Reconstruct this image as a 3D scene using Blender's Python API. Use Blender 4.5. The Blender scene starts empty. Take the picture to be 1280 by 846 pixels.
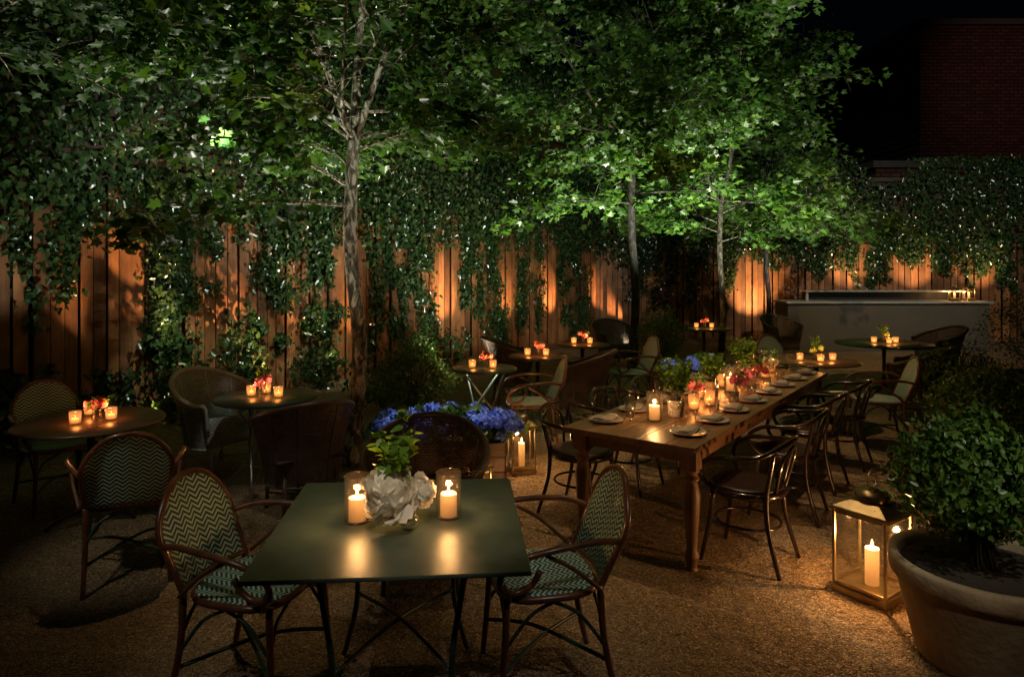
import bpy, math, random
import numpy as np
from mathutils import Vector, Matrix
random.seed(7); RNG=np.random.default_rng(7)
S=bpy.context.scene; C=S.collection; PI=math.pi
H=1.82; F=853.0
def at(px,Y): return (px-640)/F*Y

# ---------------------------------------------------------------- materials
def nmat(name):
    m=bpy.data.materials.new(name); m.use_nodes=True
    nt=m.node_tree; nt.nodes.clear()
    out=nt.nodes.new('ShaderNodeOutputMaterial')
    return m,nt,out
def N(nt,t,**kw):
    n=nt.nodes.new(t)
    for k,v in kw.items():
        if k in n.inputs: n.inputs[k].default_value=v
        else: setattr(n,k,v)
    return n
def L(nt,a,b): nt.links.new(a,b)
def rgba(c): return (c[0],c[1],c[2],1)
def ramp(nt,fac,stops):
    r=nt.nodes.new('ShaderNodeValToRGB'); e=r.color_ramp.elements
    e[0].position=stops[0][0]; e[0].color=rgba(stops[0][1])
    e[1].position=stops[-1][0]; e[1].color=rgba(stops[-1][1])
    for p,c in stops[1:-1]:
        k=e.new(p); k.color=rgba(c)
    L(nt,fac,r.inputs[0]); return r.outputs[0]
def basic(name,c1,c2=None,rough=.5,metal=0,scale=8,bump=0,bscale=40,spec=.5,coat=0,isl=0,rvar=0):
    m,nt,out=nmat(name)
    b=N(nt,'ShaderNodeBsdfPrincipled'); L(nt,b.outputs[0],out.inputs[0])
    b.inputs['Roughness'].default_value=rough; b.inputs['Metallic'].default_value=metal
    b.inputs['Specular IOR Level'].default_value=spec; b.inputs['Coat Weight'].default_value=coat
    c2=c2 or tuple(x*.7 for x in c1)
    tc=N(nt,'ShaderNodeTexCoord'); no=N(nt,'ShaderNodeTexNoise',Scale=scale,Detail=6,Roughness=.65)
    L(nt,tc.outputs['Object'],no.inputs['Vector'])
    col=ramp(nt,no.outputs[0],[(.3,c2),(.7,c1)])
    if isl:
        g=N(nt,'ShaderNodeNewGeometry'); hv=N(nt,'ShaderNodeHueSaturation'); mp=N(nt,'ShaderNodeMapRange')
        mp.inputs['To Min'].default_value=1-isl; mp.inputs['To Max'].default_value=1+isl
        L(nt,g.outputs['Random Per Island'],mp.inputs[0]); L(nt,mp.outputs[0],hv.inputs['Value']); L(nt,col,hv.inputs['Color']); col=hv.outputs[0]
    L(nt,col,b.inputs['Base Color'])
    if rvar:
        mr=N(nt,'ShaderNodeMapRange'); mr.inputs['To Min'].default_value=max(0.05,rough-rvar); mr.inputs['To Max'].default_value=rough+rvar
        n3=N(nt,'ShaderNodeTexNoise',Scale=scale*2.3,Detail=8); L(nt,tc.outputs['Object'],n3.inputs['Vector'])
        L(nt,n3.outputs[0],mr.inputs[0]); L(nt,mr.outputs[0],b.inputs['Roughness'])
    if bump:
        n2=N(nt,'ShaderNodeTexNoise',Scale=bscale,Detail=4); L(nt,tc.outputs['Object'],n2.inputs['Vector'])
        bp=N(nt,'ShaderNodeBump',Strength=bump,Distance=.02); L(nt,n2.outputs[0],bp.inputs['Height']); L(nt,bp.outputs[0],b.inputs['Normal'])
    return m
def leafmat(name,cols,rough=.45,trans=.35,spec=.4):
    m,nt,out=nmat(name)
    g=N(nt,'ShaderNodeNewGeometry'); col=ramp(nt,g.outputs['Random Per Island'],[(i/(len(cols)-1),c) for i,c in enumerate(cols)])
    b=N(nt,'ShaderNodeBsdfPrincipled'); b.inputs['Roughness'].default_value=rough; b.inputs['Specular IOR Level'].default_value=spec
    L(nt,col,b.inputs['Base Color'])
    t=N(nt,'ShaderNodeBsdfTranslucent'); hs=N(nt,'ShaderNodeHueSaturation',Hue=.49,Saturation=1.1,Value=1.5); L(nt,col,hs.inputs['Color']); L(nt,hs.outputs[0],t.inputs[0])
    mx=N(nt,'ShaderNodeMixShader'); mx.inputs[0].default_value=trans; L(nt,b.outputs[0],mx.inputs[1]); L(nt,t.outputs[0],mx.inputs[2]); L(nt,mx.outputs[0],out.inputs[0])
    return m
def mth(nt,op,a,b=None):
    n=N(nt,'ShaderNodeMath',operation=op)
    for i,x in enumerate((a,b)):
        if x is None: continue
        if isinstance(x,(int,float)): n.inputs[i].default_value=x
        else: L(nt,x,n.inputs[i])
    return n.outputs[0]
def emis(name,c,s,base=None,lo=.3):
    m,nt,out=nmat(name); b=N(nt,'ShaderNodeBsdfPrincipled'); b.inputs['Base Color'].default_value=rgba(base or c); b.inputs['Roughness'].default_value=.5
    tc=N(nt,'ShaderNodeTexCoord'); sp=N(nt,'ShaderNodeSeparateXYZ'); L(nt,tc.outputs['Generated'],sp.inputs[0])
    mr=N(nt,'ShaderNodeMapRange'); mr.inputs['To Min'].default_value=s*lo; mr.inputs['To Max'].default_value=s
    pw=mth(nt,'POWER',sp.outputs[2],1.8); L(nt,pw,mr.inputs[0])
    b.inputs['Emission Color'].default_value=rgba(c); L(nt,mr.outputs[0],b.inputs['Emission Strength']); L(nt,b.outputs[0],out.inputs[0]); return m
def glassm(name,tint=(1,1,1),k=.9,base=.08,glow=None,dens=0,gpow=1.0):
    m,nt,out=nmat(name); t=N(nt,'ShaderNodeBsdfTransparent'); t.inputs[0].default_value=rgba(tint)
    g=N(nt,'ShaderNodeBsdfGlossy',Roughness=.06); lw=N(nt,'ShaderNodeLayerWeight',Blend=.5); mx=N(nt,'ShaderNodeMixShader')
    f=mth(nt,'MINIMUM',mth(nt,'ADD',mth(nt,'MULTIPLY',mth(nt,'POWER',lw.outputs['Facing'],3.5),k),base),.95)
    src=t.outputs[0]
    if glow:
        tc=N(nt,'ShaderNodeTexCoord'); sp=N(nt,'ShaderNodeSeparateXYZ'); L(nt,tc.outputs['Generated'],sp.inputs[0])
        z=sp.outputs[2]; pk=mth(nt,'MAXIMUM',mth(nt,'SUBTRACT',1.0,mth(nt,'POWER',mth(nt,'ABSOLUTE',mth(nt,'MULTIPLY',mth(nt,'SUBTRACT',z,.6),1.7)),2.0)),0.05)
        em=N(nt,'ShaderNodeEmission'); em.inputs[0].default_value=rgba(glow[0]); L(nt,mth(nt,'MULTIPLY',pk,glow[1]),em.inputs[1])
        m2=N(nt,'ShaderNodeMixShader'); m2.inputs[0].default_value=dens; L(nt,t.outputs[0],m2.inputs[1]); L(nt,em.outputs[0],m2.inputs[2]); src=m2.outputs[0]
    L(nt,f,mx.inputs[0]); L(nt,src,mx.inputs[1]); L(nt,g.outputs[0],mx.inputs[2]); L(nt,mx.outputs[0],out.inputs[0]); return m
def weave(name,ca,cb,ku=16,kv=42,amp=2.2):
    m,nt,out=nmat(name); b=N(nt,'ShaderNodeBsdfPrincipled',Roughness=.42); L(nt,b.outputs[0],out.inputs[0])
    tc=N(nt,'ShaderNodeTexCoord'); sp=N(nt,'ShaderNodeSeparateXYZ'); L(nt,tc.outputs['UV'],sp.inputs[0])
    u=mth(nt,'MULTIPLY',sp.outputs[0],ku); fu=mth(nt,'FRACT',u); zg=mth(nt,'MULTIPLY',mth(nt,'ABSOLUTE',mth(nt,'SUBTRACT',fu,.5)),amp)
    v=mth(nt,'ADD',mth(nt,'MULTIPLY',sp.outputs[1],kv),zg); fv=mth(nt,'FRACT',v)
    tri=mth(nt,'ABSOLUTE',mth(nt,'SUBTRACT',fv,.5))
    fib=mth(nt,'ABSOLUTE',mth(nt,'SUBTRACT',mth(nt,'FRACT',mth(nt,'MULTIPLY',sp.outputs[0],ku*8)),.5))
    mix=mth(nt,'ADD',mth(nt,'MULTIPLY',tri,2),mth(nt,'MULTIPLY',mth(nt,'SUBTRACT',fib,.25),.6))
    L(nt,ramp(nt,mix,[(.42,cb),(.66,ca)]),b.inputs['Base Color'])
    bp=N(nt,'ShaderNodeBump',Strength=.6,Distance=.004); L(nt,mth(nt,'ADD',tri,mth(nt,'MULTIPLY',fib,.6)),bp.inputs['Height']); L(nt,bp.outputs[0],b.inputs['Normal']); return m
def wicker(name,ca,cb,hole=.3):
    m,nt,out=nmat(name); b=N(nt,'ShaderNodeBsdfPrincipled',Roughness=.42)
    tc=N(nt,'ShaderNodeTexCoord'); br=N(nt,'ShaderNodeTexBrick',Scale=1.0)
    br.inputs['Brick Width'].default_value=.032; br.inputs['Row Height'].default_value=.016; br.inputs['Mortar Size'].default_value=.0024; br.inputs['Mortar Smooth'].default_value=.6
    br.inputs['Color1'].default_value=rgba(ca); br.inputs['Color2'].default_value=rgba(cb); br.inputs['Mortar'].default_value=rgba(tuple(x*.2 for x in cb))
    L(nt,tc.outputs['UV'],br.inputs[0]); L(nt,br.outputs[0],b.inputs['Base Color'])
    bp=N(nt,'ShaderNodeBump',Strength=1,Distance=.012,invert=True); L(nt,br.outputs[1],bp.inputs['Height']); L(nt,bp.outputs[0],b.inputs['Normal'])
    tr=N(nt,'ShaderNodeBsdfTransparent'); mx=N(nt,'ShaderNodeMixShader'); L(nt,mth(nt,'MULTIPLY',mth(nt,'GREATER_THAN',br.outputs[1],.75),hole),mx.inputs[0]); L(nt,b.outputs[0],mx.inputs[1]); L(nt,tr.outputs[0],mx.inputs[2]); L(nt,mx.outputs[0],out.inputs[0]); return m
def woodm(name,c1,c2,axis,rough=.6,isl=.3,sc=3,coat=0):
    m,nt,out=nmat(name); b=N(nt,'ShaderNodeBsdfPrincipled',Roughness=rough); b.inputs['Coat Weight'].default_value=coat; b.inputs['Coat Roughness'].default_value=.3; L(nt,b.outputs[0],out.inputs[0])
    tc=N(nt,'ShaderNodeTexCoord'); mp=N(nt,'ShaderNodeMapping'); s=[12,12,12]; s[axis]=.8; mp.inputs['Scale'].default_value=s
    g=N(nt,'ShaderNodeNewGeometry'); cx=N(nt,'ShaderNodeVectorMath',operation='ADD'); mu=mth(nt,'MULTIPLY',g.outputs['Random Per Island'],31.0)
    L(nt,tc.outputs['Object'],cx.inputs[0]); L(nt,mu,cx.inputs[1]); L(nt,cx.outputs[0],mp.inputs[0])
    no=N(nt,'ShaderNodeTexNoise',Scale=sc,Detail=8,Roughness=.7,Distortion=.6); L(nt,mp.outputs[0],no.inputs['Vector'])
    col=ramp(nt,no.outputs[0],[(.3,c2),(.5,tuple((a+b_)/2 for a,b_ in zip(c1,c2))),(.7,c1)])
    ns=N(nt,'ShaderNodeTexNoise',Scale=3.5,Detail=5); L(nt,cx.outputs[0],ns.inputs['Vector'])
    mm=N(nt,'ShaderNodeMix',data_type='RGBA',blend_type='MULTIPLY'); mm.inputs[0].default_value=.8; L(nt,col,mm.inputs[6]); L(nt,ramp(nt,ns.outputs[0],[(.35,(.55,.5,.46)),(.65,(1.1,1.1,1.1))]),mm.inputs[7])
    hv=N(nt,'ShaderNodeHueSaturation'); mr=N(nt,'ShaderNodeMapRange'); mr.inputs['To Min'].default_value=1-isl; mr.inputs['To Max'].default_value=1+isl
    L(nt,g.outputs['Random Per Island'],mr.inputs[0]); L(nt,mr.outputs[0],hv.inputs['Value']); L(nt,mm.outputs[2],hv.inputs['Color']); L(nt,hv.outputs[0],b.inputs['Base Color'])
    bp=N(nt,'ShaderNodeBump',Strength=.35,Distance=.006); L(nt,no.outputs[0],bp.inputs['Height']); L(nt,bp.outputs[0],b.inputs['Normal']); return m
def gravelm():
    m,nt,out=nmat('gravel_ground'); b=N(nt,'ShaderNodeBsdfPrincipled',Roughness=.8); L(nt,b.outputs[0],out.inputs[0])
    tc=N(nt,'ShaderNodeTexCoord'); v=N(nt,'ShaderNodeTexVoronoi',Scale=100); L(nt,tc.outputs['Object'],v.inputs['Vector'])
    sp=N(nt,'ShaderNodeSeparateColor'); L(nt,v.outputs['Color'],sp.inputs[0])
    c=ramp(nt,sp.outputs[0],[(0,(.13,.082,.04)),(.5,(.28,.185,.095)),(.9,(.41,.285,.155)),(1,(.6,.46,.3))])
    n=N(nt,'ShaderNodeTexNoise',Scale=1.1,Detail=4); L(nt,tc.outputs['Object'],n.inputs['Vector'])
    mx=N(nt,'ShaderNodeMix',data_type='RGBA',blend_type='MULTIPLY'); mx.inputs[0].default_value=.8
    L(nt,c,mx.inputs[6]); L(nt,ramp(nt,n.outputs[0],[(.3,(.65,.63,.6)),(.7,(1.1,1.1,1.1))]),mx.inputs[7]); L(nt,mx.outputs[2],b.inputs['Base Color'])
    bp=N(nt,'ShaderNodeBump',Strength=1,Distance=.011,invert=True); L(nt,v.outputs['Distance'],bp.inputs['Height'])
    n2=N(nt,'ShaderNodeTexNoise',Scale=7,Detail=6); L(nt,tc.outputs['Object'],n2.inputs['Vector'])
    b2=N(nt,'ShaderNodeBump',Strength=1,Distance=.08); L(nt,n2.outputs[0],b2.inputs['Height']); L(nt,bp.outputs[0],b2.inputs['Normal']); L(nt,b2.outputs[0],b.inputs['Normal']); return m
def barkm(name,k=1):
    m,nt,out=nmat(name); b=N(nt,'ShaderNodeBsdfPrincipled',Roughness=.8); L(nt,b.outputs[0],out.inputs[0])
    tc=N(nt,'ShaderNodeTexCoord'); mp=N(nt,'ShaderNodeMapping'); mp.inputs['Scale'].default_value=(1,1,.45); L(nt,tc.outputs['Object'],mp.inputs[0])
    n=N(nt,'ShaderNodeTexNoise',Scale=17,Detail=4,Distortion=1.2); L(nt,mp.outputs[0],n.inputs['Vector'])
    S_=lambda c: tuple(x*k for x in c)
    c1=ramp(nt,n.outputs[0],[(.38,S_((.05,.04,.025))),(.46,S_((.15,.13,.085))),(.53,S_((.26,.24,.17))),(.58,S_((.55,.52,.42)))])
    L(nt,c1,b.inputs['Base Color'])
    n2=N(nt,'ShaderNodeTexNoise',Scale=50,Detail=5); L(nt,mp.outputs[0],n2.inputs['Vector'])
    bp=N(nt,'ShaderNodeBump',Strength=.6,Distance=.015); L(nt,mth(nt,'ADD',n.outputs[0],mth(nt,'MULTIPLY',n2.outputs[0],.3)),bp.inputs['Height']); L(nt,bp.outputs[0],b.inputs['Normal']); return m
def brickm(name,c1,c2,mo,sc=1):
    m,nt,out=nmat(name); b=N(nt,'ShaderNodeBsdfPrincipled',Roughness=.85); L(nt,b.outputs[0],out.inputs[0])
    tc=N(nt,'ShaderNodeTexCoord'); mp=N(nt,'ShaderNodeMapping'); mp.inputs['Rotation'].default_value=(PI/2,0,0); L(nt,tc.outputs['Object'],mp.inputs[0])
    br=N(nt,'ShaderNodeTexBrick',Scale=1.0); br.inputs['Brick Width'].default_value=.3*sc; br.inputs['Row Height'].default_value=.12*sc; br.inputs['Mortar Size'].default_value=.018
    br.inputs['Color1'].default_value=rgba(c1); br.inputs['Color2'].default_value=rgba(c2); br.inputs['Mortar'].default_value=rgba(mo)
    L(nt,mp.outputs[0],br.inputs[0]); L(nt,br.outputs[0],b.inputs['Base Color'])
    bp=N(nt,'ShaderNodeBump',Strength=.6,Distance=.01,invert=True); L(nt,br.outputs[1],bp.inputs['Height']); L(nt,bp.outputs[0],b.inputs['Normal']); return m

M=dict(
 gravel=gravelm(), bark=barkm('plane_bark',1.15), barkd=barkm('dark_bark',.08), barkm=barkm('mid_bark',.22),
 stone=basic('pebble',(.46,.31,.16),(.22,.14,.07),rough=.8,isl=.5,scale=3),
 fence=woodm('cedar_boards',(.46,.20,.075),(.22,.085,.03),2,rough=.6,isl=.4),
 louver=woodm('dark_slats',(.10,.045,.028),(.05,.025,.016),0,isl=.3),
 backing=basic('fence_backing',(.012,.009,.007),rough=.9),
 oak=woodm('oak_tabletop',(.30,.155,.075),(.12,.058,.026),1,rough=.36,isl=.25,coat=.2),
 oakv=woodm('oak_leg',(.30,.16,.08),(.15,.07,.033),2,rough=.5,isl=.05),
 rattan=basic('rattan_pole',(.19,.07,.028),(.06,.022,.012),rough=.28,scale=14,coat=.4),
 greenpole=basic('green_cane',(.04,.09,.055),(.012,.03,.022),rough=.35,scale=18),
 weave=weave('chevron_weave',(.50,.68,.56),(.006,.06,.045)),
 bent=basic('dark_bentwood',(.026,.012,.008),(.011,.006,.005),rough=.22,coat=.5),
 redseat=basic('oxblood_seat',(.035,.012,.009),(.02,.008,.007),rough=.4,scale=10),
 wick_d=wicker('dark_wicker',(.14,.088,.058),(.075,.048,.033),.3),
 wick_l=wicker('pale_wicker',(.44,.47,.40),(.31,.33,.28),.0),
 wrim_d=basic('dark_cane',(.10,.065,.045),rough=.35), wrim_l=basic('pale_cane',(.46,.48,.42),rough=.4),
 gmetal=basic('green_metal_top',(.13,.17,.125),(.06,.085,.065),rough=.38,metal=.25,scale=4,rvar=.14,bump=.05,bscale=200),
 gedge=basic('green_metal_leg',(.07,.11,.09),(.04,.06,.05),rough=.35,metal=.4),
 bronze=basic('bronze_top',(.24,.13,.065),(.10,.055,.03),rough=.35,metal=.3,scale=6,rvar=.1),
 steel=basic('steel_leg',(.45,.47,.45),(.3,.31,.3),rough=.35,metal=.8),
 iron=basic('iron',(.03,.03,.028),rough=.4,metal=.6),
 brass=basic('aged_brass',(.50,.39,.21),(.25,.19,.10),rough=.32,metal=.9,scale=9,rvar=.12),
 glass=glassm('clear_glass',(.97,.97,.96)), hglass=glassm('painted_glow_glass',(1,.98,.95),k=1.3,base=.06,glow=((1,.42,.13),.9),dens=.06), aglass=glassm('amber_votive_glow_glass',(1,.8,.6),k=.6,glow=((1,.36,.09),1.7),dens=.4),  # candle glow painted into the hurricane and votive glass as emission
 wax=emis('glowing_wax',(1,.36,.08),1.15,(.9,.75,.5),.35), wax2=emis('glowing_votive_wax',(1,.45,.13),2.2,(.9,.6,.4),.35), flame=emis('flame',(1,.60,.22),12), wick=basic('wick',(.02,.02,.02)),  # flame light inside the wax painted as emission, strongest at the top
 leafs=leafmat('plane_leaves',[(.024,.072,.014),(.05,.13,.022),(.11,.22,.04),(.035,.095,.02)],rough=.36,trans=.36),
 leafd=leafmat('dark_tree_leaves',[(.025,.06,.02),(.045,.10,.025),(.06,.12,.03)],rough=.45,trans=.35),
 ivy=leafmat('ivy_leaves',[(.014,.042,.014),(.033,.08,.024),(.075,.14,.04),(.02,.052,.018)],rough=.22,trans=.2,spec=1.0),
 box=leafmat('boxwood_leaves',[(.03,.07,.014),(.065,.13,.022),(.11,.20,.035)],rough=.35,trans=.25),
 herb=leafmat('herb_leaves',[(.07,.16,.02),(.13,.26,.03),(.2,.34,.05)],rough=.45,trans=.4),
 stem=basic('stem',(.07,.06,.03)), soil=basic('soil',(.03,.02,.013),rough=.95,bump=.8,bscale=60,scale=30),
 white_petal=leafmat('cream_petals',[(.88,.82,.68),(.92,.87,.77),(.9,.83,.72)],rough=.6,trans=.25),
 pink_petal=leafmat('pink_petals',[(.88,.28,.42),(.92,.42,.52),(.82,.22,.36)],rough=.6,trans=.3),
 red_petal=leafmat('coral_petals',[(.85,.25,.22),(.9,.36,.32),(.8,.18,.18)],rough=.6,trans=.3),
 yel_petal=leafmat('yellow_green_petals',[(.5,.5,.08),(.6,.6,.15),(.4,.5,.1)],rough=.6,trans=.3),
 blue_petal=leafmat('blue_petals',[(.10,.20,.84),(.20,.33,.92),(.38,.50,.97),(.13,.16,.74)],rough=.6,trans=.15),
 terra=basic('weathered_terracotta',(.48,.37,.25),(.27,.19,.12),rough=.8,scale=5,bump=.3,bscale=30),
 speck=basic('speckled_pot',(.7,.66,.6),(.14,.1,.09),rough=.5,scale=60),
 woodbox=woodm('planter_wood',(.34,.24,.15),(.19,.12,.075),0,rough=.7),
 porc=basic('stoneware_plate',(.42,.38,.32),(.34,.3,.25),rough=.25), linen=basic('linen_napkin',(.42,.37,.3),(.3,.27,.22),rough=.9,bump=.3,bscale=300),
 barp=basic('bar_panel',(.15,.13,.105),(.11,.098,.08),rough=.4,metal=.2,scale=2), bart=basic('steel_counter',(.62,.62,.58),rough=.35,metal=.4), dark=basic('dark_recess',(.02,.02,.02),rough=.5),
 brick=brickm('red_brick',(.17,.06,.042),(.09,.03,.022),(.015,.01,.01)), coping=basic('coping_stone',(.12,.1,.09),rough=.8), pane=basic('dark_window',(.01,.012,.015),rough=.1),
)
# ---------------------------------------------------------------- mesh builder
def cr(pts,k=6,closed=False):
    P=[Vector(p) for p in pts]; n=len(P); out=[]
    rng=range(n) if closed else range(n-1)
    for i in rng:
        if closed: p0,p1,p2,p3=P[(i-1)%n],P[i],P[(i+1)%n],P[(i+2)%n]
        else: p0=P[max(i-1,0)];p1=P[i];p2=P[i+1];p3=P[min(i+2,n-1)]
        for j in range(k):
            t=j/k; out.append(.5*((2*p1)+(p2-p0)*t+(2*p0-5*p1+4*p2-p3)*t*t+(3*p1-p0-3*p2+p3)*t**3))
    if not closed: out.append(P[-1])
    return out
class MB:
    def __init__(s): s.v=[];s.f=[];s.sm=[];s.uv=[]
    def add(s,V,Fs,smooth=True,UV=None):
        b=len(s.v); s.v+= [tuple(p) for p in V]; s.f+=[tuple(i+b for i in f) for f in Fs]; s.sm+=[smooth]*len(Fs); s.uv+= UV if UV else [(p[0],p[2]) for p in V]; return s
    def box(s,c,d,rz=0,taper=1):
        x,y,z=(q/2 for q in d); V=[]
        for sz in (-1,1):
            k=taper if sz==1 else 1
            for sx,sy in ((-1,-1),(1,-1),(1,1),(-1,1)):
                a,b=sx*x*k,sy*y*k; V.append((c[0]+a*math.cos(rz)-b*math.sin(rz),c[1]+a*math.sin(rz)+b*math.cos(rz),c[2]+sz*z))
        return s.add(V,[(3,2,1,0),(4,5,6,7),(0,1,5,4),(1,2,6,5),(2,3,7,6),(3,0,4,7)],False)
    def tube(s,pts,r,seg=8,closed=False,k=6,smooth=True):
        P=cr(pts,k,closed) if k>1 else [Vector(p) for p in pts]; n=len(P)
        if isinstance(r,(int,float)): R=[r]*n
        else:
            R=[];m=len(r)
            for i in range(n):
                t=i/(n-1)*(m-1);a=int(min(t,m-2)) if m>1 else 0;R.append(r[a]+(r[a+1]-r[a])*(t-a))
        V=[];up=None
        for i in range(n):
            t=(P[(i+1)%n]-P[(i-1)%n]) if closed else (P[min(i+1,n-1)]-P[max(i-1,0)])
            if t.length<1e-9: t=Vector((0,0,1))
            t.normalize()
            if up is None: up=t.orthogonal().normalized()
            up=(up-t*up.dot(t)); up=up.normalized() if up.length>1e-6 else t.orthogonal().normalized(); w=t.cross(up)
            for j in range(seg):
                a=2*PI*j/seg; V.append(P[i]+(up*math.cos(a)+w*math.sin(a))*R[i])
        Fs=[]
        for i in range(n if closed else n-1):
            for j in range(seg):
                a=i*seg+j;b=i*seg+(j+1)%seg;c=((i+1)%n)*seg+(j+1)%seg;d=((i+1)%n)*seg+j; Fs.append((a,b,c,d))
        if not closed: Fs+= [tuple(range(seg))[::-1],tuple((n-1)*seg+j for j in range(seg))]
        return s.add(V,Fs,smooth)
    def lathe(s,prof,seg=32,c=(0,0,0),cap=True,sx=1):
        V=[];UV=[];n=len(prof)
        for r,z in prof:
            for j in range(seg):
                a=2*PI*j/seg; V.append((c[0]+r*math.cos(a)*sx,c[1]+r*math.sin(a),c[2]+z)); UV.append((a*.3,z))
        Fs=[(i*seg+j,i*seg+(j+1)%seg,(i+1)*seg+(j+1)%seg,(i+1)*seg+j) for i in range(n-1) for j in range(seg)]
        if cap: Fs+=[tuple(range(seg))[::-1],tuple((n-1)*seg+j for j in range(seg))]
        return s.add(V,Fs,True,UV)
    def grid(s,fn,nu,nv):
        V=[];UV=[]
        for j in range(nv+1):
            for i in range(nu+1):
                p,q=fn(i/nu,j/nv); V.append(p);UV.append(q)
        w=nu+1; Fs=[(j*w+i,j*w+i+1,(j+1)*w+i+1,(j+1)*w+i) for j in range(nv) for i in range(nu)]
        return s.add(V,Fs,True,UV)
    def build(s,name,mat,parent=None,bevel=0,solid=0):
        me=bpy.data.meshes.new(name); me.from_pydata(s.v,[],s.f); me.polygons.foreach_set('use_smooth',s.sm)
        uvl=me.uv_layers.new(name='UVMap'); li=np.empty(len(me.loops),dtype=np.int32); me.loops.foreach_get('vertex_index',li)
        uvl.data.foreach_set('uv',np.array(s.uv,dtype=np.float32)[li].ravel()); me.materials.append(mat)
        o=bpy.data.objects.new(name,me); C.objects.link(o); o.parent=parent
        if solid: md=o.modifiers.new('solid','SOLIDIFY'); md.thickness=solid; md.offset=0
        if bevel: md=o.modifiers.new('bevel','BEVEL'); md.width=bevel; md.segments=2; md.limit_method='ANGLE'
        return o
def tag(o,label,cat,group=None,kind=None):
    o['label']=label; o['category']=cat
    if group: o['group']=group
    if kind: o['kind']=kind
    return o
def empty(name,loc=(0,0,0),rz=0):
    o=bpy.data.objects.new(name,None); C.objects.link(o); o.location=loc; o.rotation_euler=(0,0,rz); o.empty_display_size=.1; return o
def dup(root,loc,rz):
    r=root.copy(); C.objects.link(r); r.location=loc; r.rotation_euler=(0,0,rz)
    for ch in root.children:
        c=ch.copy(); C.objects.link(c); c.parent=r
        for g in ch.children:
            d=g.copy(); C.objects.link(d); d.parent=c
    return r
# ---- leaves
def tmpl(half,fold=.18):
    k=len(half); right=[(x,y,abs(x)*fold) for x,y in half]; left=[(-x,y,abs(x)*fold) for x,y in half[1:-1]]
    V=np.array(right+left,dtype=np.float32); V[:,2]-=.10*V[:,1]**2
    rp=list(range(k)); lp=[0]+[k-1]+list(range(k+len(left)-1,k-1,-1))
    return V,[rp,lp]
T_PLANE=tmpl([(0,0),(.22,-.08),(.5,.08),(.34,.27),(.62,.58),(.27,.55),(.14,.72),(0,1)])
T_IVY=tmpl([(0,0),(.2,-.12),(.48,.12),(.28,.42),(0,1)])
T_BOX=tmpl([(0,0),(.26,.3),(.24,.65),(0,1)])
T_LEAF=tmpl([(0,0),(.28,.25),(.3,.5),(.15,.8),(0,1)])
T_PETAL=tmpl([(0,0),(.25,.15),(.5,.55),(.4,.9),(.15,1.02),(0,.95)],fold=.35)
T_PEONY=tmpl([(0,0),(.3,.1),(.52,.45),(.46,.8),(.3,.92),(.2,1.03),(0,.92)],fold=-.25)
def leaves(name,P,Nn,Tp,size,T,mat,parent=None,smooth=False):
    P=np.asarray(P,dtype=np.float64);n=len(P); Nn=Nn/np.linalg.norm(Nn,axis=1,keepdims=True)
    Y=Tp-Nn*np.sum(Tp*Nn,axis=1,keepdims=True); Y/= np.linalg.norm(Y,axis=1,keepdims=True)+1e-9; X=np.cross(Y,Nn)
    V,polys=T; m=len(V); W=P[:,None,:]+size[:,None,None]*(V[None,:,0:1]*X[:,None,:]+V[None,:,1:2]*Y[:,None,:]+V[None,:,2:3]*Nn[:,None,:])
    idx=np.concatenate([np.array(p) for p in polys]); tot=len(idx); lv=(np.arange(n)[:,None]*m+idx[None,:]).ravel()
    st=[];a=0
    for p in polys: st.append(a);a+=len(p)
    ls=(np.arange(n)[:,None]*tot+np.array(st)[None,:]).ravel()
    me=bpy.data.meshes.new(name); me.vertices.add(n*m); me.vertices.foreach_set('co',W.astype(np.float32).ravel())
    me.loops.add(len(lv)); me.loops.foreach_set('vertex_index',lv.astype(np.int32)); me.polygons.add(len(ls)); me.polygons.foreach_set('loop_start',ls.astype(np.int32))
    me.update(calc_edges=True); me.validate(); me.materials.append(mat)
    if smooth: me.polygons.foreach_set('use_smooth',[True]*len(me.polygons))
    o=bpy.data.objects.new(name,me); C.objects.link(o); o.parent=parent; return o
def rn(n,s=1): return RNG.normal(0,s,(n,3))
def light(name,loc,target,energy,col,size=1.2,blend=.6,rad=.06):
    l=bpy.data.lights.new(name,'SPOT'); l.energy=energy; l.color=col; l.spot_size=size; l.spot_blend=blend; l.shadow_soft_size=rad
    o=bpy.data.objects.new(name,l); C.objects.link(o); o.location=loc; o.rotation_euler=(Vector(target)-Vector(loc)).to_track_quat('-Z','Y').to_euler(); return o
def plight(loc,energy,rad=.015,col=(1,.50,.18)):
    l=bpy.data.lights.new('candle_light','POINT'); l.energy=energy*1.25; l.color=col; l.shadow_soft_size=rad
    o=bpy.data.objects.new('candle_light',l); C.objects.link(o); o.location=loc; return o

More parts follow.
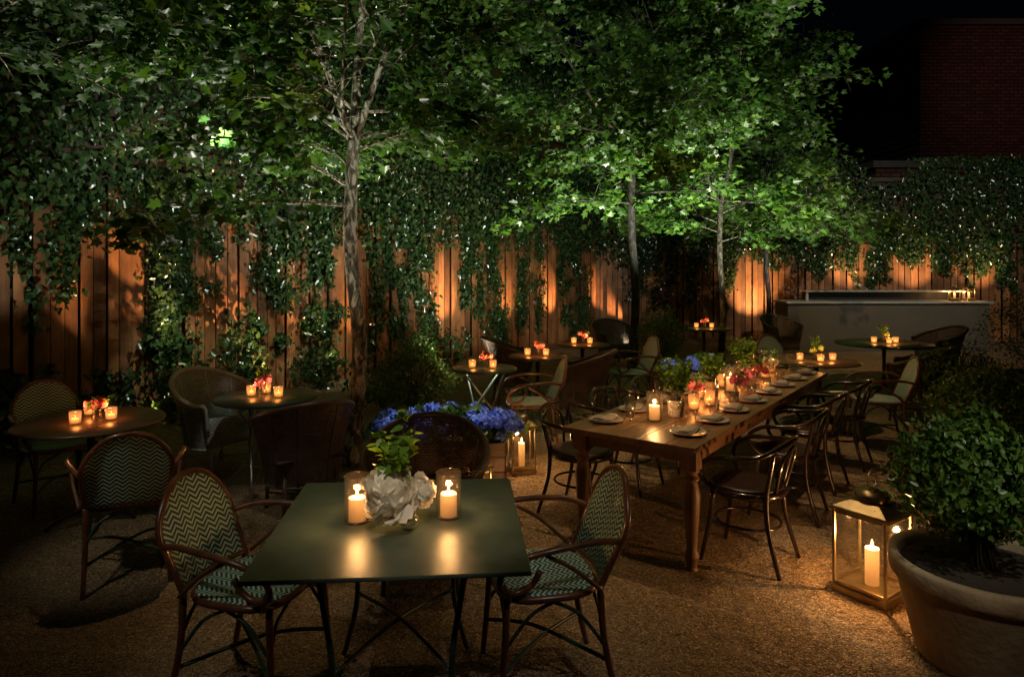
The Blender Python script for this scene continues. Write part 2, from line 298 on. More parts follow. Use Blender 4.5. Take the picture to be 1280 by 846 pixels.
# ---------------------------------------------------------------- setting
g=MB(); g.add([(-60,-10,0),(60,-10,0),(60,90,0),(-60,90,0)],[(0,1,2,3)],False); o=g.build('ground',M['gravel']); o['kind']='structure'
n=100000; yy=2.6+RNG.random(n)**1.6*7; xx=(RNG.random(n)*1.7-.85)*yy; sz=.0028+RNG.random(n)**2*.0045
oc=np.array([(1,0,0),(0,1,0),(-1,0,0),(0,-1,0),(0,0,.8),(0,0,-.5)]); fc=[(0,1,4),(1,2,4),(2,3,4),(3,0,4)]
st=np.repeat(oc[None],n,0)*(1+.4*RNG.normal(0,1,(n,6,1)).clip(-1,1)); an=RNG.random(n)*6.28; ca,sa=np.cos(an)[:,None],np.sin(an)[:,None]
W=np.stack([st[:,:,0]*ca-st[:,:,1]*sa,st[:,:,0]*sa+st[:,:,1]*ca,st[:,:,2]],2)*sz[:,None,None]; W[:,:,0]+=xx[:,None];W[:,:,1]+=yy[:,None];W[:,:,2]+=(sz*.3)[:,None]
me=bpy.data.meshes.new('gravel'); me.vertices.add(n*6); me.vertices.foreach_set('co',W.astype(np.float32).ravel())
fi=(np.arange(n)[:,None]*6+np.array(fc).ravel()[None]).ravel(); me.loops.add(len(fi)); me.loops.foreach_set('vertex_index',fi.astype(np.int32)); me.polygons.add(len(fi)//3); me.polygons.foreach_set('loop_start',np.arange(0,len(fi),3,dtype=np.int32)); me.update(calc_edges=True); me.materials.append(M['stone'])
o=bpy.data.objects.new('gravel',me); C.objects.link(o); tag(o,'loose tan gravel strewn over the courtyard floor','gravel',kind='stuff')

D=Vector((.595,.804,0)); NR=Vector((.804,-.595,0)); W0=Vector((-5.4,7.2,0)); AZ=math.atan2(.804,.595)
def side(s,z,off=0): return W0+D*s+NR*off+Vector((0,0,z))
def s_px(px): r=(px-640)/F; return (r*7.2+5.4)/(.595-.804*r)
SB=12.6; BC=side(SB,0); AB=math.radians(-8); BD=Vector((math.cos(AB),math.sin(AB),0)); BN=Vector((math.sin(AB),-math.cos(AB),0))
def back(s,z,off=0): return BC+BD*s+BN*off+Vector((0,0,z))
def b_px(px): r=(px-640)/F; return (r*BC.y-BC.x)/(BD.x-r*BD.y)
def fence(fn,az,s0,s1,h,top,lab1,lab2):
    f=empty('plank_fence',fn(s0,0)); inv=Vector(fn(s0,0))
    b=MB(); s=s0; i=0
    while s<s1:
        w=.11+.05*random.random(); dp=random.choice((.018,.03,.06))
        c=fn(s+w/2,h/2,dp)-inv; b.box((c.x,c.y,c.z),(w,.022,h+random.uniform(-.01,.01)),az); s+=w+random.choice((.008,.015,.035)); i+=1
    b.build('boards',M['fence'],f,bevel=.002)
    b=MB()
    for z in (.3,h*.55,h-.15):
        c=fn((s0+s1)/2,z,-.03)-inv; b.box(c,(s1-s0,.04,.09),az)
    b.build('rail',M['louver'],f)
    c=fn((s0+s1)/2,h/2,-.07)-inv; MB().box(c,(s1-s0,.02,h),az).build('backing',M['backing'],f)
    tag(f,lab1,'fence')
    f=empty('slatted_screen',fn(s0,0)); b=MB(); z=h+.06
    while z<top:
        c=fn((s0+s1)/2,z,.0)-inv; b.box(c,(s1-s0,.03,.10),az); z+=.135
    b.build('slats',M['louver'],f); c=fn((s0+s1)/2,(h+top)/2,-.05)-inv; MB().box(c,(s1-s0,.02,top-h-.02),az).build('backing',M['backing'],f); tag(f,lab2,'screen')
fence(side,AZ,-5,SB,2.75,6.5,'long warm brown vertical board fence down the left side of the courtyard','dark horizontal slat screen above the left board fence')
fence(back,AB,0,16,2.3,3.9,'vertical board fence across the far end behind the bar','dark slat strip on top of the far board fence')

def vnoise(s,z,f=1.0,seed=0): return math.sin(s*1.7*f+seed)+math.sin(z*2.3*f+1.3+seed)+math.sin((s*.9+z*1.4)*f*1.9+seed*2)+.8*math.sin((s*2.6-z*1.1)*f*1.3)
def ivy_mass(fn,nrm,s0,s1,z0,z1,n,lab,thr=-.6,depth=.22,var=.5):
    root=empty('climbing_ivy',fn(s0,z0)); inv=fn(s0,z0); P=[]
    while len(P)<n:
        s=random.uniform(s0,s1); z=random.uniform(z0,z1); v=vnoise(s,z)
        lo=z0+var*(.5+.5*math.sin(s*2.9)*math.cos(s*1.1+1))+.25*math.sin(s*7.3)
        if z<lo-random.random()**3*1.1: continue
        if v<thr-random.random()*1.2: continue
        P.append(fn(s,z,.05+abs(random.gauss(0,depth*.5))+max(0,v)*.07)-inv)
    P=np.array([tuple(p) for p in P]); m=len(P); nn=np.array(nrm)[None]+rn(m,.55); tp=np.array([[0,0,-1.0]])+rn(m,.5)
    leaves('foliage',P,nn,tp,RNG.uniform(.045,.10,m),T_IVY,M['ivy'],root)
    b=MB()
    for i in range(14):
        s=random.uniform(s0,s1); b.tube([fn(s+.1*math.sin(z*3+i),z,.05)-inv for z in np.linspace(z0,z1,6)],.008,5,k=3)
    b.build('stems',M['stem'],root); tag(root,lab,'ivy'); return root
ivy_mass(side,NR,-4,SB,2.1,6.4,39000,'dense climbing ivy covering the top of the left fence and screen',thr=-.9,var=.7)
ivy_mass(back,BN,0,13,1.7,4.35,15500,'climbing ivy thick along the top of the far fence',thr=-.9)
def strand(fn,nrm,s,w,ztop,zbot,n,lab,grp,wav=.1,name='hanging_ivy_vine',mult=1.5):
    root=empty(name,fn(s,ztop)); inv=fn(s,ztop); k=max(2,int(w/.05)); runs=[]
    b=MB()
    for i in range(k):
        so=random.uniform(-w,w)*.85; zb=zbot+(ztop-zbot)*random.random()**1.2*.8*(abs(so)/w+.2); ph=random.random()*6; wv=wav*random.uniform(.4,2.0)
        pts=[(s+so+wv*math.sin(t*4+ph)*.7+random.uniform(-.03,.03),ztop-(ztop-zb)*t,.06+.04*math.sin(t*6+ph)) for t in np.linspace(0,1,7)]; runs.append(pts)
        b.tube([fn(*p)-inv for p in pts],.0035,4,k=3)
    b.build('stem',M['stem'],root); P=[]; n=int(n*mult)
    while len(P)<n:
        r=random.choice(runs); t=random.random()**1.0*6; a=int(min(t,5)); f=t-a; p=[r[a][q]+(r[a+1][q]-r[a][q])*f for q in range(3)]
        if math.sin(p[1]*7+p[0]*5)+math.sin(p[1]*3.1-p[0]*9)<random.uniform(-1.5,0): continue
        sp=random.choice((.025,.045,.085)); P.append(tuple(fn(p[0]+random.gauss(0,sp),p[1]+random.gauss(0,.03),p[2]+abs(random.gauss(0,.08)))-inv))
    P=np.array(P); nn=np.array(nrm)[None]+rn(n,.6); tp=np.array([[0,0,-1.0]])+rn(n,.6)
    leaves('foliage',P,nn,tp,RNG.uniform(.04,.09,n),T_IVY,M['ivy'],root); tag(root,lab,'ivy',grp)
side_str=[(14,.14,330,240,'short sparse ivy strand at the far left end of the fence'),(62,.25,430,480,'thin ivy strand hanging left of the widest bright fence boards'),(100,.1,330,110,None),(152,.1,300,130,None),
 (208,.38,490,2000,'broad thick ivy curtain hanging over the left fence nearest the wide pale wicker chair'),(256,.16,400,360,None),(298,.1,330,120,None),(345,.30,460,1200,'ivy curtain hanging low just left of the mottled trunk'),(400,.30,480,1200,'ivy curtain hanging directly behind the mottled trunk'),
 (320,.1,480,150,None),(466,.18,430,420,None),(490,.32,445,900,None),(520,.32,440,1050,None),(577,.24,465,760,None),(597,.2,440,520,None),(614,.30,445,900,None),(644,.30,440,800,None),(666,.2,435,500,None),(704,.30,435,900,None),(724,.26,435,700,None),(762,.34,430,1050,None),(778,.2,425,620,None),(810,.35,415,700,None),(240,.05,500,80,None),(375,.07,520,110,None)]
for px,w,py,n,lab in side_str:
    s=s_px(px); Y=side(s,0).y
    if s>SB-.1: continue
    strand(side,NR,s,w,2.95,max(.15,H-(py-330)/F*Y),n,lab or 'narrow leafy ivy strand trailing down the left fence boards',None if lab else 'narrow ivy strands on the left fence')
for px in (790,815,835,860,885,910,975,1010,1050,1090,1130,1175,1215,1250,1290):
    s=b_px(px); strand(back,BN,s,random.uniform(.2,.4),2.5,random.uniform(.4,1.3) if px<930 else random.uniform(1.1,1.7),480,'ivy strand trailing down the far end fence','ivy strands on the far fence')
for px,w,zt,n in ((20,.35,.7,260),(130,.25,.6,150),(205,.3,1.4,360),(300,.2,1.1,220),(395,.3,1.2,320),(455,.3,.9,220),(520,.4,.9,260),(620,.4,.9,280),(715,.4,.9,280)):
    strand(side,NR,s_px(px),w,zt,.05,n,'ivy climbing from the soil up the foot of the left fence','ivy climbing from the ground on the left fence',name='climbing_ivy_vine')

def building(name,x0,x1,y,d,h,lab,wins):
    r=empty(name,(x0,y,0)); w=x1-x0; MB().box((w/2,d/2,h/2),(w,d,h)).build('wall',M['brick'],r)
    MB().box((w/2,d/2,h+.1),(w+.3,d+.3,.2)).build('coping',M['coping'],r)
    tag(r,lab,'building')
building('brick_building',at(1150,24),at(1150,24)+14,24,8,10.2,'tall dark red brick building rising at the upper right',[])
building('low_brick_building',at(1095,20.5),at(1095,20.5)+14,20.5,2.5,4.7,'low dark brick building with coping standing below the tall one',[])

# ---------------------------------------------------------------- trees
def tree(x,y,h,fork,R,nleaf,seed,r0,lab,mat='leafs',bark='bark',lsz=(.065,.11),low=None,nlead=3,bend=0.05,clear=None,az0=None,spread=.40):
    rd=random.Random(seed); root=empty('plane_tree',(x,y,0)); b=MB(); low=low or fork
    tr=[Vector(p) for p in ((0,0,0),(bend*.6,0,fork*.15),(bend*1.2,.02,fork*.38),(-bend*.3,-.02,fork*.68),(bend*.2,0,fork))]
    b.tube(tr,[r0*1.45,r0*1.1,r0*1.0,r0*.92,r0*.86,r0*.8],14,k=7)
    limbs=[]
    az0=rd.random()*6 if az0 is None else az0
    for i in range(nlead):
        az=az0+i*2*PI/nlead+rd.uniform(-.3,.3); hh=h-fork; sp=spread if i else .12
        p=[tr[-1]-Vector((0,0,.06))]
        for f in (.22,.5,.78,1): p.append(tr[-1]+Vector((math.cos(az)*hh*sp*f**.85+rd.uniform(-.06,.06),math.sin(az)*hh*sp*f**.85+rd.uniform(-.06,.06),hh*f*(1 if i==0 else .92))))
        r1=r0*(.72 if i==0 else .55); b.tube(p,[r1,r1*.75,r1*.5,r1*.3,.008],9,k=6); c=cr(p,8)
        m=10
        for j in range(m):
            f=.06+.9*j/m; q=c[int(f*(len(c)-1))]; limbs.append((q,az+ (j*2.3+rd.uniform(-.5,.5)) if i==0 else az+rd.uniform(-1.4,1.4)+(PI if j%4==3 else 0),R*(.95-.55*f)*rd.uniform(.7,1.15)*(.95 if i==0 else .8),rd.uniform(.05,.95)-(.25 if f<.25 else 0),r1*(.42-.25*f)))
    zl=low
    while zl<fork-.05:
        f=zl/fork; az=rd.random()*6.28; limbs.append((Vector((0,0,zl)),az,R*.8*rd.uniform(.6,1.1),rd.uniform(-.15,.5),r0*.28)); zl+=.16
    pts=[]
    for q,az,ll,el,rr in limbs:
        d=Vector((math.cos(az),math.sin(az),0)); s=Vector((-d.y,d.x,0)); w=rd.uniform(-.15,.15)*ll
        p=[q,q+d*ll*.35*math.cos(el)+s*w*.5+Vector((0,0,ll*.35*math.sin(el)+.05)),q+d*ll*.7*math.cos(el)+s*w+Vector((0,0,ll*.62*math.sin(el)+.04)),q+d*ll*math.cos(el)+s*w*.6+Vector((0,0,ll*.8*math.sin(el)-.1*ll))]
        b.tube(p,[max(rr,.016),max(rr*.7,.012),max(rr*.4,.008),.004],6,k=4); c=cr(p,5)
        for k in range(3,len(c)):
            for sg in (-1,1):
                if rd.random()<.2: continue
                f=k/len(c); tl=(.85-.4*f)*rd.uniform(.5,1.1)*max(.5,R/2.6); a2=az+sg*rd.uniform(.5,1.3); e=rd.uniform(-.6,.9)
                st=c[k]; en=st+Vector((math.cos(a2)*tl,math.sin(a2)*tl,e*tl*.7)); mid=(st+en)/2+Vector((0,0,.06*tl))
                b.tube([st,mid,en],[.008,.005,.002],4,k=2); pts.append((st,mid,en,a2))
    b.build('trunk',M[bark],root)
    P=[];T=[];k=max(1,int(nleaf/len(pts)+.5))
    for st,mid,en,a2 in pts:
        kk=int(k*rd.choice((.05,.35,1.2,2.3))+.5)
        for _ in range(kk):
            t=rd.random()**.75; p=st.lerp(mid,t*2) if t<.5 else mid.lerp(en,t*2-1); sp=.05+.07*t
            p=(p.x+rd.gauss(0,sp),p.y+rd.gauss(0,sp),p.z+rd.gauss(-.03,.06))
            if clear and p[1]<.1 and abs(p[0]-p[1]*(x/y))<clear and rd.random()<.72: continue
            if p[1]<-R*.8 and clear: continue
            P.append(p); o=rd.choice((-1,1))*rd.uniform(.2,1.5); T.append((math.cos(a2+o),math.sin(a2+o),-.45))
    P=np.array(P);T=np.array(T);m=len(P); leaves('crown',P,np.array([[0,0,1.0]])+rn(m,.55),T+rn(m,.25),RNG.uniform(lsz[0],lsz[1],m),T_PLANE,M[mat],root)
    tag(root,lab,'tree'); return root
tree(-1.45,6.2,6.2,2.95,2.35,14000,3,.068,'nearest tree with mottled pale trunk in the middle left of the courtyard',low=2.35,lsz=(.065,.115),clear=.27,az0=1.6,spread=.34)
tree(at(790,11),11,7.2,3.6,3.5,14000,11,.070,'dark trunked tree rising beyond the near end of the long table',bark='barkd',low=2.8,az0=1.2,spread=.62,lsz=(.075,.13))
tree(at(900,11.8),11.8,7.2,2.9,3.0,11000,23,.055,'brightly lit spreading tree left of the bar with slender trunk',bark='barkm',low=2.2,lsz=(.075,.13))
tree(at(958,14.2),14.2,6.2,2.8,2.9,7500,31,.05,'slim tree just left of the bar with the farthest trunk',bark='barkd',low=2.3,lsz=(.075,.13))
tree(-4.75,5.4,6.8,3.3,2.3,6500,41,.1,'shadowy tree at the left edge with only its dark crown in view',mat='leafd',lsz=(.07,.11))

# ---------------------------------------------------------------- shrubs
def bush_leaves(root,c,r,n,mat='box',sz=(.022,.04),T=T_BOX,lump=.16,inner=.45):
    d=rn(n); d/=np.linalg.norm(d,axis=1,keepdims=True)
    k=1+lump*(np.sin(d[:,0]*6+c[0]*9)+np.sin(d[:,1]*7+1)+np.sin(d[:,2]*5+2))/1.6+.06*np.sin(d[:,0]*17)*np.sin(d[:,2]*19)
    rad=(inner+(1-inner)*RNG.random(n)**.45)*k*(1+RNG.normal(0,.06,n))
    P=np.array(c)[None]+d*rad[:,None]*np.array(r)[None]
    return leaves('foliage',P,d*.8+rn(n,.6),d+rn(n,.6)+np.array([[0,0,.6]]),RNG.uniform(sz[0],sz[1],n),T,M[mat],root)
def bush_stems(root,c,r,zb,n=14,rr=.006):
    b=MB()
    for i in range(n):
        d=Vector((random.gauss(0,1),random.gauss(0,1),abs(random.gauss(0,1))+.2)).normalized(); e=Vector(c)+Vector((d.x*r[0],d.y*r[1],d.z*r[2]))*.9
        b.tube([(random.uniform(-.05,.05),random.uniform(-.05,.05),zb),Vector(c)*.6+e*.3+Vector((0,0,zb*.1)),e],[rr,rr*.7,rr*.3],5,k=3)
    b.build('stems',M['stem'],root)
def pot(root,r,h,mat='terra'):
    p=[(.0,.0),(r*.70,0),(r*.72,.02),(r*.93,h*.78),(r*.935,h*.79),(r*.99,h*.81),(r*1.01,h*.86),(r*1.01,h*.96),(r*.99,h),(r*.92,h),(r*.89,h*.95),(r*.87,h*.86)]
    MB().lathe(p,56,cap=False).build('pot',M[mat],root); MB().lathe([(0.001,h*.92),(r*.5,h*.92),(r*.89,h*.89)],32,cap=False).build('soil',M['soil'],root)
def potted(x,y,pr,ph,c,r,n,lab,sz=(.022,.04),grp=None,name='potted_boxwood',inner=.45,lump=.16):
    t=empty(name,(x,y,0)); pot(t,pr,ph); bush_stems(t,c,r,ph*.85,24); bush_leaves(t,c,r,n,sz=sz,inner=inner,lump=lump); tag(t,lab,'potted shrub',grp); return t
potted(2.18,3.14,.395,.46,(-.05,.05,.82),(.30,.31,.29),6400,'large round boxwood in a weathered terracotta pot at the lower right',sz=(.026,.045),inner=.25,lump=.14)
potted(at(1240,5.6),5.6,.35,.4,(0,0,.66),(.44,.4,.28),6000,'dark boxwood behind the largest potted boxwood',sz=(.025,.045))
potted(at(517,7.0),7.0,.26,.3,(0,0,.66),(.40,.36,.42),5000,'round boxwood standing behind the near blue hydrangea planter')
potted(at(828,9.8),9.8,.25,.35,(0,0,.8),(.34,.34,.36),3500,'round boxwood in a pot beyond the herb pots of the long table')
potted(at(1195,7.6),7.6,.3,.35,(0,0,.62),(.5,.4,.3),3500,'low wide dark boxwood in front of the right end of the bar')
potted(at(1290,9),9,.3,.4,(0,0,.95),(.6,.5,.6),3000,'tall dark shrub at the right edge beside the bar')
def leafy(x,y,r,h,n,lab,sz=(.05,.11),grp=None):
    t=empty('leafy_shrub',(x,y,0)); bush_stems(t,(0,0,h*.5),(r,r,h*.5),0,10,.005); bush_leaves(t,(0,0,h*.5),(r,r,h*.55),n,mat='ivy',sz=sz,T=T_LEAF,lump=.25,inner=.3); tag(t,lab,'shrub',grp)
for px,Y,r,h,n,lab in ((20,6.6,.4,.5,500,'leafy shrub at the foot of the fence at the far left edge'),(85,7.2,.35,.4,350,'leafy shrub at the fence foot behind the leftmost round table'),(215,7.9,.35,.55,500,'leafy shrub at the fence foot just left of the pale wicker chair'),(300,9,.35,1.1,500,'tall leafy shrub at the fence behind the three candle table'),(400,10,.4,.6,450,'leafy shrub at the fence foot just left of the mottled trunk'),(480,8.6,.4,.6,400,'leafy shrub just right of the mottled trunk'),(560,12,.4,.6,350,'leafy shrub at the fence foot straight above the front table')):
    leafy(at(px,Y),Y,r,h,n,lab)

# ---------------------------------------------------------------- chairs (face +Y)
def rattan():
    t=empty('rattan_armchair')
    def P(u,v):
        x=u*(.205+.02*v); z=.47+v*.42*(1-.42*abs(u)**2.6); y=-.205-.13*v*(1-.15*abs(u))-.035*(1-u*u); return Vector((x,y,z))
    b=MB(); b.grid(lambda a,v:(P(a*2-1,v),(a*.42,P(a*2-1,v).z)),20,16); b.build('backrest',M['weave'],t,solid=.012)
    path=[P(-1,v) for v in (0,.33,.66,.9)]+[P(u,1.0) for u in (-.92,-.7,-.4,0,.4,.7,.92)]+[P(1,v) for v in (.9,.66,.33,0)]
    b=MB(); b.tube(path,.0145,9,k=4); b.tube([P(-1,.0)+Vector((0,0,.01)),P(0,.0)+Vector((0,-.0,.01)),P(1,.0)+Vector((0,0,.01))],.011,8)
    b.build('back_frame',M['rattan'],t)
    def seatp(a,rr):
        ca,sa=math.cos(a),math.sin(a); e=.62; return Vector((.225*rr*math.copysign(abs(ca)**e,ca)*(1+.06*sa),.215*rr*math.copysign(abs(sa)**e,sa),0))
    b=MB(); b.grid(lambda i,j:((lambda q:((q.x,q.y,.462-.015*(1-j)**2),(q.x,q.y)))(seatp(i*2*PI,max(j,.001)))),40,6); b.build('seat',M['weave'],t,solid=.014)
    MB().tube([seatp(i/24*2*PI,1.0)+Vector((0,0,.45)) for i in range(24)],.017,8,closed=True,k=2).build('seat_frame',M['rattan'],t)
    for s in (-1,1):
        b=MB(); b.tube([(s*.222,-.28,.66),(s*.27,-.17,.685),(s*.305,.02,.68),(s*.305,.15,.655),(s*.285,.225,.60),(s*.26,.23,.53),(s*.245,.17,.495),(s*.24,.10,.52),(s*.255,.07,.58)],.0135,9)
        b.tube([(s*.235,.19,.46),(s*.25,.20,.50),(s*.265,.226,.55)],.011,8); b.tube([(s*.235,-.20,.47),(s*.275,-.06,.59),(s*.285,.05,.655)],.009,7); b.build('arm',M['rattan'],t)
        MB().tube([(s*.205,.195,.46),(s*.215,.205,.25),(s*.23,.225,0)],[.016,.015,.013],9,k=3).build('leg',M['rattan'],t)
        MB().tube([(s*.205,-.205,.48),(s*.205,-.22,.25),(s*.215,-.275,0)],[.016,.015,.013],9,k=3).build('leg',M['rattan'],t)
    b=MB()
    b.tube([(-.22,.21,.16),(-.05,.02,.2),(.21,-.24,.16)],.009,7); b.tube([(.22,.21,.16),(.05,.02,.2),(-.21,-.24,.16)],.009,7)
    for s in (-1,1):
        b.tube([(s*.215,.205,.25),(s*.17,.20,.37),(s*.06,.2,.43)],.008,6); b.tube([(s*.212,.205,.25),(s*.213,.10,.38),(s*.213,.0,.43)],.008,6)
        b.tube([(s*.21,-.225,.22),(s*.213,-.11,.37),(s*.213,0,.43)],.008,6); b.tube([(s*.21,-.225,.25),(s*.15,-.21,.37),(s*.05,-.205,.43)],.008,6)
    b.build('stretcher',M['greenpole'],t); return t
def bentwood():
    t=empty('bentwood_armchair')
    MB().lathe([(.001,.452),(.18,.455),(.215,.466),(.21,.474),(.15,.472),(.001,.468)],36,cap=False).build('seat',M['redseat'],t)
    MB().lathe([(.19,.425),(.232,.425),(.235,.44),(.232,.46),(.2,.462),(.19,.455),(.19,.425)],36,cap=False).build('seat_ring',M['bent'],t)
    A=[(.215,.11,.45),(.26,.18,.52),(.30,.18,.61),(.31,.08,.675),(.31,-.06,.69),(.285,-.17,.71),(.18,-.245,.75)]
    MB().tube([(-x,y,z) for x,y,z in A]+[(0,-.275,.77)]+A[::-1],.0145,10).build('arm_rail',M['bent'],t)
    b=MB(); b.tube([(-.085,-.20,.45),(-.125,-.235,.6),(-.115,-.256,.68),(-.05,-.268,.72),(0,-.272,.728),(.05,-.268,.72),(.115,-.256,.68),(.125,-.235,.6),(.085,-.20,.45)],.0105,9); b.build('back_loop',M['bent'],t)
    for s in (-1,1):
        MB().tube([(s*.165,.155,.43),(s*.175,.17,.25),(s*.205,.215,0)],[.018,.016,.012],9,k=3).build('leg',M['bent'],t)
        MB().tube([(s*.205,-.23,.735),(s*.18,-.195,.58),(s*.165,-.17,.44),(s*.17,-.185,.25),(s*.195,-.255,0)],[.012,.014,.017,.015,.012],9,k=4).build('leg',M['bent'],t)
    MB().tube([(.19*math.cos(a),.195*math.sin(a)-.005,.24) for a in np.linspace(0,2*PI,17)[:-1]],.009,8,closed=True,k=3).build('stretcher',M['bent'],t); return t
def tub(wm,rm,hi=.86,arm=.64,skirt=.16):
    t=empty('wicker_tub_chair')
    def topz(a): f=.5+.5*math.cos(min(PI,abs(a)*1.25)); return arm+(hi-arm)*f**.9
    A=2.25
    def P(a,v):
        z0=skirt; z=z0+(topz(a)-z0)*v; fl=.25+.065*v+(.03*v*v)
        back=max(0,math.cos(a)); return Vector((fl*math.sin(a)*1.04,-fl*math.cos(a)-.06*back*max(0,(z-.45)/.4),z))
    b=MB(); b.grid(lambda i,v:((lambda a:(P(a,v),(a*.33,P(a,v).z)))(-A+2*A*i)),44,14); b.build('shell',M[wm],t)
    MB().tube([P(-A,.35)]+[P(-A+2*A*i/22,1.0) for i in range(23)]+[P(A,.35)],.019,8,k=3).build('rim',M[rm],t)
    b=MB()
    for q in (-1.6,-1.0,-.4,.4,1.0,1.6): b.tube([P(q,v)*1.0 for v in (0,.35,.7,1)],.008,6,k=3)
    b.tube([P(-A+2*A*i/16,.0) for i in range(17)],.012,7,k=2); b.build('rib',M[rm],t)
    b=MB()
    def fr(i,v):
        x=(i*2-1)*.23; return (Vector((x,.17+.05*(1-(i*2-1)**2),skirt+.02+v*.25)),(x,v*.25))
    b.grid(fr,10,4); b.grid(lambda i,v:(Vector(((i*2-1)*.25,-.24+v*(.41+.05*(1-(i*2-1)**2)),.43+.02*math.sin(v*PI)*(1-(i*2-1)**2))),(i*.5,v*.5)),12,10)
    b.build('seat',M[wm],t,solid=.02)
    for sx,sy in ((-.19,.17),(.19,.17),(-.18,-.18),(.18,-.18)): MB().tube([(sx,sy,skirt+.1),(sx*1.1,sy*1.2,0)],[.018,.014],8,k=1).build('leg',M[rm],t)
    b=MB(); b.tube([(-.2,.18,.12),(.19,-.2,.12)],.008,6,k=1); b.tube([(.2,.18,.12),(-.19,-.2,.12)],.008,6,k=1); b.build('stretcher',M[rm],t)
    return t
protos={'r':rattan(),'b':bentwood(),'d':tub('wick_d','wrim_d',skirt=.24),'l':tub('wick_l','wrim_l',hi=.86,arm=.6,skirt=.24)}
names={'r':('armchair','rattan armchairs with woven backs'),'b':('armchair','bentwood armchairs around the long table'),'d':('armchair','dark wicker tub chairs'),'l':('armchair',None)}
used=set()
def chair(k,x,y,fx,fy,label,grp=True):
    rz=math.atan2(fy,fx)-PI/2
    if k in used: c=dup(protos[k],(x,y,0),rz)
    else: c=protos[k]; c.location=(x,y,0); c.rotation_euler=(0,0,rz); used.add(k)
    tag(c,label,names[k][0],names[k][1])
chair('r',-1.10,2.95,1,-.25,'rattan armchair with chevron weave at the left side of the front square table')
chair('r',.13,3.02,-1,-.2,'rattan armchair with chevron weave at the right side of the front square table')
chair('r',-2.28,4.05,-.45,.8,'rattan armchair turned away from the camera at the leftmost round table')
chair('r',-3.45,5.2,.75,-.6,'rattan armchair on the fence side of the leftmost round table')
chair('r',.17,6.75,-1,-.1,'rattan armchair alone between the long table and the tall lantern')
chair('r',at(1095,6.9),6.9,-.9,.25,'rattan armchair right of the candlelit round table beyond the long table')
chair('r',at(985,8.6),8.6,.4,-.9,'rattan armchair behind the candlelit round table beyond the long table')
chair('r',at(785,8.6),8.6,-.9,-.2,'rattan armchair just left of the dark tree trunk beyond the long table')
chair('d',-.5,3.95,0,-1,'dark wicker tub chair on the far side of the front square table')
chair('d',at(378,5.05),5.05,-.55,.8,'dark wicker tub chair with its back to the camera left of the mottled trunk')
chair('l',at(272,6.05),6.05,.85,-.5,'pale grey wicker tub chair behind the three candle round table')
chair('d',at(725,7.7),7.7,-.9,.3,'dark wicker tub chair between the two far candle tables and the long table')
chair('d',at(1140,8.0),8.0,-.8,.6,'dark wicker tub chair in front of the right half of the bar')
chair('d',at(1172,10.5),10.5,-1,-.1,'dark wicker tub chair right of the table nearest the bar')
chair('d',at(978,12.6),12.6,.3,-1,'dark wicker tub chair just left of the bar front')
chair('d',at(768,11.5),11.5,.3,-.9,'dark wicker tub chair against the dark trunk near the far fence')
chair('d',at(640,9),9,1,.2,'dark wicker tub chair left of the middle far candle table')
B0=Vector((1.05,3.92,0))
def LT(a,o,z=0): p=B0+D*a+NR*o; return (p.x,p.y,z)
for a,w,dx,oo in ((.50,'nearest',.05,.14),(1.45,'second',-.1,.12),(2.25,'third',.1,.1),(3.05,'farthest',0,.16)):
    p=LT(a,oo); chair('b',p[0],p[1],-NR.x+dx,-NR.y,f'{w} dark bentwood armchair along the right side of the long table')
for a,w in ((.55,'nearest'),(1.3,'second'),(2.05,'third'),(2.8,'farthest')):
    p=LT(a,-1.08); chair('b',p[0],p[1],NR.x,NR.y+random.uniform(-.15,.15),f'{w} dark bentwood armchair along the left side of the long table')

# ---------------------------------------------------------------- tables
t=empty('square_table',(-.47,2.86,0),math.radians(4.5))
b=MB().box((0,0,.741),(1.0,1.05,.016)); b.build('tabletop',M['gmetal'],t,bevel=.005)
b=MB()
for s in (-1,1): b.box((s*.44,0,.72),(.012,.9,.022)); b.box((0,s*.46,.72),(.86,.012,.022))
b.build('apron',M['gedge'],t)
for sx in (-1,1):
    for sy in (-1,1): MB().tube([(sx*.28,sy*.33,.725),(sx*.25,sy*.33,.55),(sx*.22,sy*.32,.3),(sx*.27,sy*.34,.06),(sx*.29,sy*.36,0)],.012,8,k=4).build('leg',M['gedge'],t)
b=MB(); b.tube([(-.22,-.32,.3),(0,0,.34),(.22,.32,.3)],.008,7); b.tube([(.22,-.32,.3),(0,0,.34),(-.22,.32,.3)],.008,7); b.build('stretcher',M['gedge'],t)
tag(t,'square dark green metal table in the foreground','table')
t=empty('long_table',LT(1.7,-.45),AZ-PI/2); LL=3.4
b=MB()
for i in range(5): b.box((-.45+.09+i*.18,0,.742),(.1775,LL,.036))
b.build('tabletop',M['oak'],t,bevel=.003)
b=MB(); 
for s in (-1,1): b.box((s*.38,0,.675),(.024,LL-.3,.09)); b.box((0,s*(LL/2-.14),.675),(.73,.024,.09))
b.build('apron',M['oak'],t)
lp=[(.042,0),(.03,.015),(.036,.05),(.047,.08),(.03,.12),(.036,.2),(.046,.34),(.052,.44),(.04,.50),(.032,.52),(.05,.545),(.032,.565),(.046,.585),(.046,.60)]
for sx in (-1,1):
    for sy in (-1,1):
        q=MB().lathe(lp,20,(sx*.375,sy*(LL/2-.14),0)); q.box((sx*.375,sy*(LL/2-.14),.66),(.095,.095,.125)); q.build('leg',M['oakv'],t,bevel=.003)
tag(t,'long oak dining table with turned legs laid with plates and candles','table')
